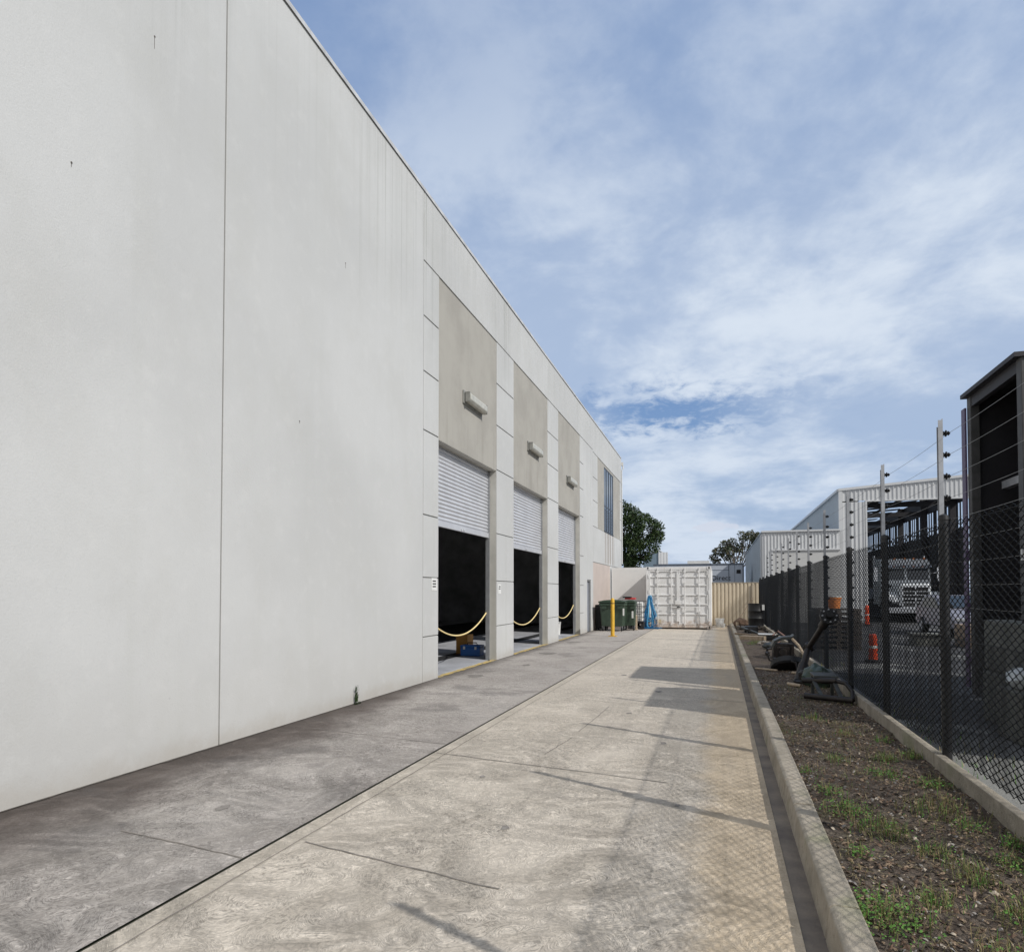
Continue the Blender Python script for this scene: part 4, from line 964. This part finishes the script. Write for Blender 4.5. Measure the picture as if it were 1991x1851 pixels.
# ------------------------------------------------------------ truck seen through the fence
def truck(X0,Y0,s=1.0):
    t=thing('truck',(X0,Y0,0),'silver bonneted truck facing the camera beyond the chain-link fence','truck')
    B=lambda m,x0,x1,y0,y1,z0,z1:m.box(X0+x0*s,X0+x1*s,Y0+y0*s,Y0+y1*s,z0*s,z1*s)
    # bonnet and fenders
    m=MB(); m.prism([(-.62,.75),(.62,.75),(.62,1.55),(.52,1.72),(-.52,1.72),(-.62,1.55)],lambda u,v,w:(X0+u*s,Y0+w*s,v*s),0.02,1.5)
    m.build('bonnet',M_truck,t,bevel=.05)
    for sx in (-1,1):
        m=MB(); pr=[(0.0,.95),(.10,1.22),(.45,1.38),(1.0,1.38),(1.4,1.2),(1.5,.7),(1.42,.7),(1.3,1.05),(.95,1.24),(.5,1.22),(.22,1.08),(.12,.85)]
        m.prism(pr,lambda u,v,w:(X0+w*s,Y0+u*s,v*s),sx*.64,sx*1.16); m.build('fender',M_truck,t,bevel=.02)
        m=MB(); m.lathe((X0+sx*.92*s,Y0-.01,1.05*s),[(.13,0),(.13,.06),(.09,.08)],18,'Y'); hl=m.build('headlight',M_chrome,t,smooth=True)
        m=MB(); m.lathe((X0+sx*1.0*s-.15,Y0+.75*s,.5*s),[(.5*s,0),(.5*s,.3)],22,'X'); wh=m.build('wheel',M_tyre,t,bevel=.02)
        m=MB(); m.lathe((X0+sx*1.0*s-(.17 if sx<0 else -.15),Y0+.75*s,.5*s),[(.27*s,0),(.27*s,.03)],16,'X'); m.build('rim',M_galv,wh)
        m=MB(); m.bar((X0+sx*1.02*s,Y0+1.45*s,2.2*s),(X0+sx*1.28*s,Y0+1.35*s,2.25*s),.03,.03); m.box(X0+sx*1.28*s-.09,X0+sx*1.28*s+.09,Y0+1.3*s,Y0+1.36*s,1.85*s,2.5*s); m.build('mirror',M_chrome,t,bevel=.01)
        m=MB(); m.lathe((X0+sx*1.06*s,Y0+2.7*s,.9*s),[(.07,0),(.07,2.4),(.06,2.5)],12); m.build('exhaust_stack',M_chrome,t,smooth=True)
    # grille
    m=MB(); B(m,-.50,.50,-.01,.03,.72,1.56); g=m.build('grille',M_blackr,t)
    m=MB(); B(m,-.54,-.48,-.05,.02,.70,1.58); B(m,.48,.54,-.05,.02,.70,1.58); B(m,-.54,.54,-.05,.02,1.56,1.62); B(m,-.54,.54,-.05,.02,.66,.72)
    for z in (.88,1.04,1.20,1.36): B(m,-.48,.48,-.04,-.012,z,z+.035)
    B(m,-.02,.02,-.045,-.012,.72,1.56); m.build('grille_surround',M_chrome,g)
    m=MB(); B(m,-1.18,1.18,-.22,-.04,.42,.68); m.build('bumper',M_chrome,t,bevel=.03)
    # cab
    m=MB(); pr=[(1.5,.75),(1.5,1.85),(1.62,2.55),(1.75,2.85),(3.2,2.95),(3.2,.75)]
    m.prism(pr,lambda u,v,w:(X0+w*s,Y0+u*s,v*s),-1.02,1.02); m.build('cab',M_truck,t,bevel=.05)
    for sx in (-1,1):
        m=MB(); a,b=(sx*.06,sx*.92)
        vs=[(X0+a*s,Y0+1.495*s,1.92*s),(X0+b*s,Y0+1.495*s,1.92*s),(X0+b*s*.97,Y0+1.60*s,2.46*s),(X0+a*s,Y0+1.60*s,2.46*s)]
        vs+= [(x,y+.05,z) for x,y,z in vs]; vs=[(x,y-.02,z) for x,y,z in vs]
        m.add(vs,[(0,1,2,3),(4,5,6,7),(0,1,5,4),(1,2,6,5),(2,3,7,6),(3,0,4,7)]); m.build('windscreen',M_glass,t)
    m=MB(); m.prism([(1.28,2.48),(1.62,2.62),(1.66,2.56),(1.32,2.43)],lambda u,v,w:(X0+w*s,Y0+u*s,v*s),-1.04,1.04); m.build('sun_visor',M_chrome,t)
    m=MB()
    for x in (-.8,-.4,0,.4,.8): m.box(X0+x*s-.05,X0+x*s+.05,Y0+1.74*s,Y0+1.84*s,2.86*s,2.93*s)
    m.build('marker_lamp',M_orang2,t)
    m=MB(); B(m,-1.2,1.2,3.5,6.9,1.0,1.5); m.build('load_box',M_trailer,t,bevel=.03)
    for y in (5,6.3,8.2):
        for sx in (-1,1): m=MB(); m.lathe((X0+sx*1.0*s-.15,Y0+y*s,.5*s),[(.5*s,0),(.5*s,.3)],20,'X'); m.build('wheel',M_tyre,t)
    m=MB(); B(m,-.45,.45,.1,9.4,.6,.98); m.build('chassis',M_blackr,t)
truck(9.35,37.8,1.14)
# pale car
def car(X0,Y0):
    t=thing('parked_car',(X0,Y0,0),'lilac-grey car parked beyond the fence to the right of the truck','car')
    pr=[(0,.30),(-.02,.62),(.15,.78),(1.15,.95),(1.85,1.40),(3.2,1.44),(3.9,1.05),(4.4,.98),(4.45,.35)]
    M_car=mat('car_lilac',(.22,.22,.26),.3,.2)
    m=MB(); m.prism(pr,lambda u,v,w:(X0+w,Y0+u,v),-.86,.86); m.build('body',M_car,t,bevel=.06)
    m=MB(); m.prism([(1.22,.98),(1.86,1.36),(1.84,1.41),(1.17,1.0)],lambda u,v,w:(X0+w,Y0+u,v),-.74,.74); m.build('windscreen',M_glass,t)
    for sx in (-1,1):
        m=MB(); m.prism([(1.35,.98),(1.9,1.34),(3.1,1.36),(3.6,1.0)],lambda u,v,w:(X0+w,Y0+u,v),sx*.855,sx*.872); m.build('side_window',M_glass,t)
        m=MB(); m.box(X0+sx*.62-.14,X0+sx*.62+.14,Y0-.03,Y0+.03,.56,.68); m.build('headlight',M_chrome,t,bevel=.02)
        for y in (.8,3.5):
            m=MB(); m.lathe((X0+sx*.80-.1,Y0+y,.31),[(.31,0),(.31,.2)],20,'X'); wh=m.build('wheel',M_tyre,t,bevel=.015)
            m=MB(); m.lathe((X0+sx*.80-(.11 if sx<0 else -.09),Y0+y,.31),[(.19,0),(.19,.02)],16,'X'); m.build('rim',M_galv,wh)
    m=MB(); m.box(X0-.4,X0+.4,Y0-.035,Y0+.0,.40,.55); m.build('grille',M_blackr,t)
car(8.25,25.5)
# traffic bollards and odds beyond the fence
def tbollard(x,y,h,lab):
    t=thing('traffic_bollard',(x,y,0),lab,'bollard','orange traffic bollards in the yard')
    m=MB(); m.lathe((x,y,.07),[(.095,0),(.085,h*.3),(.09,h*.32),(.08,h*.66),(.085,h*.68),(.075,h*.86),(.04,h-.07)],16); m.build('body',M_orange,t,smooth=True)
    m=MB(); m.lathe((x,y,0),[(.17,0),(.17,.05),(.11,.07)],8); m.build('base',M_blackr,t)
    m=MB(); m.lathe((x,y,h*.50),[(.092,0),(.088,.06)],16); m.build('band',M_white,t,smooth=True)
tbollard(3.22,16.4,.62,'orange traffic bollard close behind the chain-link fence')
tbollard(6.45,34.0,.95,'orange traffic bollard in front of the tall shed wall')
def pallet(x,y,z,lab,g,w=1.1,d=1.1,name='pallet'):
    m=MB()
    for i in range(6): m.box(x-w/2+i*w/6+.01,x-w/2+(i+1)*w/6-.03,y-d/2,y+d/2,z+.115,z+.135)
    for i in range(3): yy=y-d/2+i*(d-.09)/2; m.box(x-w/2,x+w/2,yy,yy+.09,z+.095,z+.113); m.box(x-w/2,x+w/2,yy,yy+.09,z,z+.018); [m.box(x-w/2+j*(w-.1)/2,x-w/2+j*(w-.1)/2+.1,yy,yy+.09,z+.019,z+.094) for j in range(3)]
    o=recenter(m.build(name,M_oldwood)); tag(o,lab,'pallet',g); return o
p0=pallet(3.05,20.2,0,'timber pallet in the stack under the orange tub beyond the fence','pallets stacked under the orange tub')
for i in range(1,8):
    c=p0.copy(); C.objects.link(c); c.location.z=.137*i; c.rotation_euler.z=random.uniform(-.04,.04)
m=MB(); m.box(2.86,3.14,7.9,8.5,0,.53); tag(recenter(m.build('concrete_block',M_block,bevel=.02)),'small grey concrete block under the white sack behind the chain-link fence','block')
m=MB(); m.lathe((2.98,19.9,1.10),[(.14,0),(.17,.26),(.18,.26),(.18,.30),(.16,.30)],18); m.mi=1; m.lathe((2.98,19.9,1.40),[(.182,0),(.182,.03)],18); tag(recenter(m.build('tub',[M_orang2,M_white],smooth=True)),'orange tub with cream lid on the pallet stack beyond the fence','tub')
m=MB(); rnd=random.Random(9); vs=[]
def lump(c,r,sc3,seed,n=14):
    vs=[];fs=[]
    for i in range(n+1):
        th=math.pi*i/n
        for j in range(n*2):
            ph=math.pi*j/n; d=Vector((math.sin(th)*math.cos(ph),math.sin(th)*math.sin(ph),math.cos(th))); k=1+.28*noise.noise(d*2.2+Vector((seed,0,0)))
            vs.append((c[0]+d.x*r*sc3[0]*k,c[1]+d.y*r*sc3[1]*k,max(c[2]-r*sc3[2]*.9,c[2]+d.z*r*sc3[2]*k)))
    for i in range(n):
        for j in range(2*n): a=i*2*n+j; b=i*2*n+(j+1)%(2*n); fs.append((a,b,b+2*n,a+2*n))
    return vs,fs
m.add(*lump((3.0,8.2,.64),.14,(1,1.3,.8),3)); tag(recenter(m.build('sack',mat('white_sack',(.62,.66,.68),.6,var=.15,vscale=6,bump=.4,bscale=14,bdist=.03),smooth=True)),'white sack lying on a small grey block behind the chain-link fence','sack')
m=MB(); m.box(5.35,6.2,21.8,22.4,.0,.30); m.box(5.3,6.25,21.75,22.45,.30,.35); m.box(5.4,5.5,21.78,21.79,.06,.26); tag(recenter(m.build('crate',M_block,bevel=.02)),'low grey crate on the yard in front of the truck','crate')
m=MB(); m.box(6.5,7.6,21.2,22.3,.0,.12)
for i in range(4): m.box(6.5,7.6,21.2+i*.29,21.45+i*.29,.12,.62)
tag(recenter(m.build('timber_stack',M_wood,bevel=.01)),'brown timber stack on the yard right of the low grey crate','timber')

# ------------------------------------------------------------ junk along the garden bed
# black drum on a pallet
dr=thing('oil_drum',(1.36,27.6,.24),'black steel drum standing on a pallet at the far end of the garden bed','drum')
m=MB(); q=[(.285,0),(.295,.01),(.295,.03),(.28,.04),(.28,.27),(.292,.285),(.28,.30),(.28,.56),(.292,.575),(.28,.59),(.28,.83),(.295,.84),(.295,.86),(.275,.86),(.272,.845)]
m.lathe((1.36,27.6,.24),q,28); m.build('barrel',M_black,dr,smooth=True)
m=MB(); m.box(1.57,1.66,27.34,27.38,.85,1.06); m.build('label_plate',M_white,dr)
pallet(1.13,27.3,.10,'weathered timber pallet under the black drum',None,w=1.02,d=1.0)
def plank(a,b,w,h,lab,mt=M_wood,name='plank'):
    m=MB(); m.bar(a,b,w,h); return tag(recenter(m.build(name,mt,bevel=.004)),lab,'timber')
plank((.64,21.6,.16),(1.28,21.3,.16),.30,.12,'wide brown plank lying across the bed beside the white slab',M_woodl)
plank((.50,23.2,.185),(1.35,22.6,.15),.10,.05,'long grey plank resting on the kerb in front of the drum',M_wood)
m=MB(); m.box(1.14,1.62,21.5,22.1,.12,.25); m.mi=1; m.box(1.13,1.63,21.49,22.11,.252,.27); tag(recenter(m.build('slab',[M_blackr,M_white],bevel=.01)),'white-topped slab lying on dark timber across the bed','slab')
plank((.75,24.8,.30),(1.25,24.2,.14),.12,.05,'dark grey board propped in the scrap heap before the drum',M_steelg)
m=MB(); m.box(.85,1.30,24.9,25.5,.12,.33); m.box(.92,1.22,24.86,24.9,.16,.28); m.lathe((1.0,24.86,.22),[(.05,0),(.05,.03)],12,'Y'); tag(recenter(m.build('scrap_unit',M_black,bevel=.015)),'black radio-like box in the scrap heap before the drum','scrap')
m=MB(); m.add(*lump((.85,28.6,.28),.26,(1.1,1,.8),12)); tag(recenter(m.build('scrap_bag',M_litter[0],smooth=True)),'brown crumpled bag beside the black drum','bag')
m=MB(); m.box(.62,.72,27.6,27.7,.1,.36); tag(recenter(m.build('timber_offcut',M_woodl,bevel=.005)),'short pale timber offcut upright beside the kerb end','timber')
m=MB(); m.tube([(.66,30.8,.1),(1.45,31.88,1.30)],.018,6); tag(recenter(m.build('stick',M_wood)),'long thin stick leaning against the tan fence','stick')
# stones and rubble
rnd=random.Random(8); st=None
M_stone=mat('stone',(.40,.36,.31),.9,var=.3,vscale=8,bump=.4)
for i,(x,y,r) in enumerate([(1.1,20.2,.05),(1.2,20.0,.06),(1.3,20.3,.05),(1.42,19.9,.06),(1.05,19.8,.04),(1.5,18.9,.05)]):
    m=MB(); m.add(*lump((x,y,soilz(x,y)+r*.5),r,(1.3,1,.7),i,8)); tag(recenter(m.build('stone',M_stone,smooth=True)),'small pale stone on the soil in front of the wide plank','stone','pale stones in front of the wide plank')
# grey guard panel and engine block
def engine():
    x,y=1.33,15.7
    t=thing('scrap_engine',(x,y,.1),'black scrap engine part with a grey bent cover beside the fence','scrap')
    m=MB(); m.box(x-.22,x+.20,y-.2,y+.25,.09,.42); m.box(x-.15,x+.12,y-.24,y-.2,.15,.36); m.lathe((x-.03,y-.30,.25),[(.08,0),(.08,.07)],14,'Y'); m.lathe((x-.12,y-.28,.34),[(.035,0),(.035,.05)],10,'Y'); m.build('block',M_steel,t,bevel=.02)
    m=MB(); pr=[(-.26,.40),(-.20,.52),(-.05,.60),(.16,.62),(.20,.66),(.20,.60),(.14,.56),(-.04,.54),(-.16,.47),(-.22,.38)]
    m.prism(pr,lambda u,v,w:(x+u,w,v-.03),y-.22,y+.2); m.build('cover',M_steelg,t,bevel=.006)
    m=MB(); m.tube([(x+.16,y-.2,.54),(x+.28,y-.3,.40),(x+.36,y-.5,.22)],.03,8); m.build('pipe',M_woodl,t,smooth=True)
engine()
m=MB(); m.add(*lump((1.30,18.2,.17),.17,(1.5,1,.55),5)); tag(recenter(m.build('scrap_dome',M_steelg,smooth=True)),'grey rounded metal cover lying beyond the scrap engine','scrap')
def bent(): 
    m=MB(); m.tube([(1.32,18.0,.20),(1.62,18.7,.40),(1.50,19.2,.50),(1.35,19.0,.40)],.022,6); tag(recenter(m.build('bent_pipe',mat('pinkish_pipe',(.40,.24,.19),.7),smooth=True)),'bent pinkish pipe by the scrap heap against the fence','pipe')
bent()
rnd=random.Random(31)
sp=[(1.50,14.6,'black bent bracket lying beside the fence behind the discarded wheel'),(1.10,14.9,'small black casting in front of the scrap engine'),(1.52,16.9,'black hooked bracket beyond the scrap engine'),(1.05,16.4,'dark flat bracket on the soil left of the scrap engine'),(1.45,12.7,'black bracket lying by the foot of the leaning drive shaft'),(1.52,20.4,'dark metal bracket against the fence near the white-topped slab'),(1.40,22.9,'black bracket on the scrap heap behind the white-topped slab'),(.95,23.6,'short dark bracket on the scrap heap near the kerb')]
for x,y,lb in sp:
    m=MB(); z=.11; a=rnd.uniform(0,3.1); d=Vector((math.cos(a),math.sin(a),0)); q=Vector((x,y,z)); l=rnd.uniform(.10,.18)
    p1=q+d*l; p2=p1+Vector((rnd.uniform(-.05,.05),rnd.uniform(-.05,.05),rnd.uniform(.08,.22))); p3=p2+Vector((rnd.uniform(-.12,.12),rnd.uniform(-.1,.1),.02))
    m.bar(q-d*l,p1,rnd.uniform(.04,.09),.03); m.tube([p1,p2,p3],rnd.uniform(.018,.03),7); m.lathe(q+Vector((0,0,.012)),[(.05,0),(.05,.05),(.03,.06)],12)
    tag(recenter(m.build('scrap_bracket',M_steel,smooth=True)),lb,'scrap')
# wheel arch / rotor with curved pale rim
def rotor():
    x,y=1.20,13.3
    t=thing('discarded_tyre',(x,y,.1),'black wheel lying on the soil with a pale curved rim showing','wheel')
    Mx=Matrix.Rotation(R(-38),3,'X')
    m=MB(); m.lathe((x,y,.17),[(.10,-.08),(.27,-.08),(.30,-.05),(.30,.05),(.27,.07),(.22,.05),(.12,.02),(.10,.02)],30,M=Mx); m.build('tyre',M_black,t,smooth=True)
    m=MB(); 
    for q in range(5): 
        a=q*2*math.pi/5; m.bar((x,y,.19),Vector((x,y,.20))+Mx@Vector((.2*math.cos(a),.2*math.sin(a),0.06)),.03,.02)
    m.build('spoke',M_galv,t)
    m=MB(); pts=[Vector((x,y,.17))+Mx@Vector((.285*math.cos(a),.285*math.sin(a),.085)) for a in [R(20+i*8) for i in range(18)]]; m.tube(pts,.018,6); m.build('rim_edge',M_woodl,t,smooth=True)
rotor()
m=MB(); m.tube([(1.23,12.7,.115),(1.45,12.45,.12)],.022,8); m.tube([(.66,13.15,.115),(.98,13.0,.11)],.02,8)
m=MB(); m.tube([(1.22,12.75,.125),(1.46,12.5,.125)],.022,8); tag(recenter(m.build('short_pipe',M_woodl,smooth=True)),'short pale pipe on the soil in front of the scrap wheel','pipe')
m=MB(); m.tube([(.64,13.3,.12),(1.0,13.05,.12)],.018,8); tag(recenter(m.build('short_pipe',M_woodl,smooth=True)),'pale stick of pipe on the soil beside the kerb','pipe')
m=MB(); m.tube([(1.0,11.15,.13),(1.17,11.0,.12)],.026,8); tag(recenter(m.build('timber_stub',M_woodl,smooth=True)),'small pale timber stub in the shade before the drive shaft','timber')
# drive shaft leaning on the fence
def shaft():
    A=Vector((1.20,11.5,.12)); K=Vector((1.34,11.9,.62)); Bt=Vector((1.56,10.9,1.22))
    A=Vector((1.20,11.6,.10)); K=Vector((1.42,12.1,.62)); Bt=Vector((1.57,11.0,1.17))
    t=thing('drive_shaft',tuple(A),'long black drive shaft with round flanges leaning against the fence','drive shaft')
    m=MB(); m.tube([A,A.lerp(K,.5)],.075,14); m.tube([A.lerp(K,.5),K],.055,14); m.build('lower_tube',M_steel,t,smooth=True)
    m=MB(); m.tube([K,Bt],.045,16); m.tube([K.lerp(Bt,.72),K.lerp(Bt,.98)],.068,16); m.build('upper_tube',M_steel,t,smooth=True)
    d=(Bt-K).normalized(); q=d.to_track_quat('Z','Y').to_matrix()
    m=MB(); m.lathe(Bt,[(.07,-.02),(.13,-.01),(.13,.03),(.05,.03),(.045,.09)],24,M=q); fl=m.build('flange',M_black,t,smooth=True)
    m=MB()
    for k in range(8):
        a=k*math.pi/4; m.lathe(Bt+q@Vector((.10*math.cos(a),.10*math.sin(a),.03)),[(.013,0),(.013,.02)],6,M=q)
    m.build('bolt',M_galv,fl)
    m=MB(); m.add(*lump(K,.085,(1,1,1),2,10)); m.bar(K+Vector((-.09,0,0)),K+Vector((.09,0,0)),.05,.05); m.build('universal_joint',M_steel,t,smooth=True)
    m=MB(); m.lathe(A+Vector((.1,-.02,.0)),[(.17,0),(.17,.03),(.10,.05),(.10,.16),(.06,.20)],22); m.build('hub',M_steel,t,smooth=True)
shaft()
m=MB(); m.add(*lump((1.44,11.3,.20),.24,(.9,1.2,.9),17)); tag(recenter(m.build('scrap_casing',M_green,smooth=True)),'dark green rounded casing lying behind the steel frame','scrap')
# steel frame lying down
def frame():
    t=thing('scrap_stand',(1.33,9.75,.1),'low black tubular steel frame lying near the fence','frame')
    def y_(m,a,b,r): m.tube([a,b],r,12)
    m=MB(); y_(m,(1.08,9.72,.16),(1.62,9.45,.16),.040); m.build('lower_tube',M_steel,t,smooth=True)
    m=MB(); y_(m,(1.09,9.98,.33),(1.48,9.80,.36),.040); m.build('upper_tube',M_steel,t,smooth=True)
    m=MB(); m.bar((1.28,9.62,.17),(1.22,9.90,.33),.05,.03); m.bar((1.50,9.52,.17),(1.46,9.82,.34),.05,.03); m.build('brace',M_steelg,t,bevel=.004)
    m=MB(); m.tube([(1.48,9.80,.36),(1.58,9.72,.34),(1.64,9.60,.25),(1.62,9.46,.16)],.028,10); m.build('curved_end',M_steel,t,smooth=True)
    m=MB(); m.box(1.22,1.52,9.9,10.35,.38,.41); m.bar((1.25,10.3,.1),(1.25,10.3,.38),.04,.04); m.bar((1.5,10.3,.1),(1.5,10.3,.38),.04,.04); m.build('plate',M_steelg,t,bevel=.004)
frame()

# ------------------------------------------------------------ trees
def limb(m,p,d,l,r,depth,ends,rnd,spread=.7,up=.15):
    pts=[p]; q=Vector(p); dd=Vector(d)
    for i in range(4):
        dd=(dd+Vector((rnd.uniform(-.18,.18),rnd.uniform(-.18,.18),rnd.uniform(-.05,.12)+up*.3))).normalized(); q=q+dd*l/4; pts.append(q.copy())
    m.tube(pts,r,7,r2=r*.55)
    if depth==0: ends.append(q); return
    ends.append(pts[3])
    for k in range(rnd.choice((2,3,3))):
        nd_=(dd+Vector((rnd.uniform(-1,1),rnd.uniform(-1,1),rnd.uniform(-.3,.7)))*spread).normalized(); limb(m,q,nd_,l*.72,r*.55,depth-1,ends,rnd,spread,up)
def crown(ends,blobs,n,size,rnd,mats,gap=0,droop=0):
    m=MB()
    def one(c):
        nrm=Vector((rnd.gauss(0,1),rnd.gauss(0,1),rnd.gauss(0,1)+.6)).normalized(); u=nrm.orthogonal().normalized(); a=rnd.uniform(0,6.28); v=nrm.cross(u); uu=u*math.cos(a)+v*math.sin(a); vv=nrm.cross(uu); s=size*rnd.uniform(.5,1.4)
        m.mi=rnd.choices((0,1,2),(5,3,1.2))[0]
        m.add([c-uu*s,c-vv*s*.5,c+uu*s,c+vv*s*.5],[(0,1,2,3)])
    for c,r in blobs:
        c=Vector(c)
        for k in range(int(n*r*r)):
            d=Vector((rnd.gauss(0,1),rnd.gauss(0,1),rnd.gauss(0,1))).normalized(); rr=r*(rnd.random()**.33)*(1+.25*noise.noise(d*2+c))
            p=c+Vector((d.x,d.y,d.z*.8))*rr
            if noise.noise(p*(1.1 if gap else .9))<gap-.28: continue
            if droop: p.z-=abs(rnd.gauss(0,droop))*(.3 if d.z>0 else 1)
            one(p)
    return m
def tree(name,x,y,h,blobs,n,size,mats,bark,lab,seed,trunk_r=.25,gap=0,droop=0,lean=(0,0),th=.45):
    rnd=random.Random(seed); t=thing(name,(x,y,0),lab,'tree')
    m=MB(); tp=Vector((x+lean[0],y+lean[1],h*th)); m.tube([(x,y,0),(x+lean[0]*.4,y+lean[1]*.4,h*th*.5),tp],trunk_r,10,r2=trunk_r*.6)
    for c,r in blobs:
        c=Vector(c); mid=tp.lerp(c,.5)+Vector((rnd.uniform(-.2,.2),rnd.uniform(-.2,.2),rnd.uniform(-.2,.1))); m.tube([tp,mid,c],trunk_r*.38,6,r2=.03)
        for k in range(4):
            e=c+Vector((rnd.uniform(-1,1),rnd.uniform(-1,1),rnd.uniform(-.5,1)))*r*.8; m.tube([mid.lerp(c,rnd.random()),e],.045,5,r2=.012)
    m.build('trunk',bark,t,smooth=True)
    crown([],blobs,n,size,rnd,mats,gap,droop).build('crown',mats,t)
tree('tree',-6.9,47.5,7,[((-6.8,48,7.3),1.15),((-6.1,47.6,7.0),1.0),((-5.5,48.2,6.6),1.0),((-5.0,47.7,6.3),1.0),((-4.4,48,6.0),.85),((-4.1,47.8,5.5),.55),((-6.3,48,5.9),1.2),((-5.4,47.5,5.4),1.05),((-4.7,48,5.0),.85),((-6.0,47.4,4.7),.95),((-5.4,48,4.3),.7),((-6.3,47.8,3.9),.8),((-5.7,47.8,3.5),.6),((-5.0,48,4.2),.6),((-7.6,48,6.4),1.3),((-7.2,48,5.2),1.0)],1500,.085,M_leaf,M_bark,'dense dark green tree rising behind the far corner of the warehouse',5,trunk_r=.22,gap=.12,droop=.14,lean=(.6,.3),th=.5)
tree('gum_tree',1.9,65,7,[((2.9,65,6.6),.75),((2.2,64.5,6.7),.65),((1.3,65,6.0),.7),((.6,65.3,5.9),.6),((0,65,5.3),.6),((-.55,65,4.7),.5),((.9,64.6,5.2),.75),((1.9,65,5.6),.8),((3.0,65,5.7),.8),((2.5,65,4.9),.8),((1.2,65,4.3),.8),((0,65,4.2),.6),((-.9,65,4.1),.4),((3.8,65,5.6),.9),((3.6,65,6.4),.7)],900,.11,M_euc,M_barkp,'sparse grey-green gum tree behind the box trailer',9,trunk_r=.18,gap=.14,droop=.08,lean=(-.3,0),th=.45)
tree('tree',-13.5,75,8,[((-13.5,75,6.5),2.2),((-15,75,5.5),2),((-12,75,5.2),1.8)],260,.2,M_leaf,M_bark,'small dark tree far behind the warehouse corner',12,trunk_r=.2,lean=(.2,0))
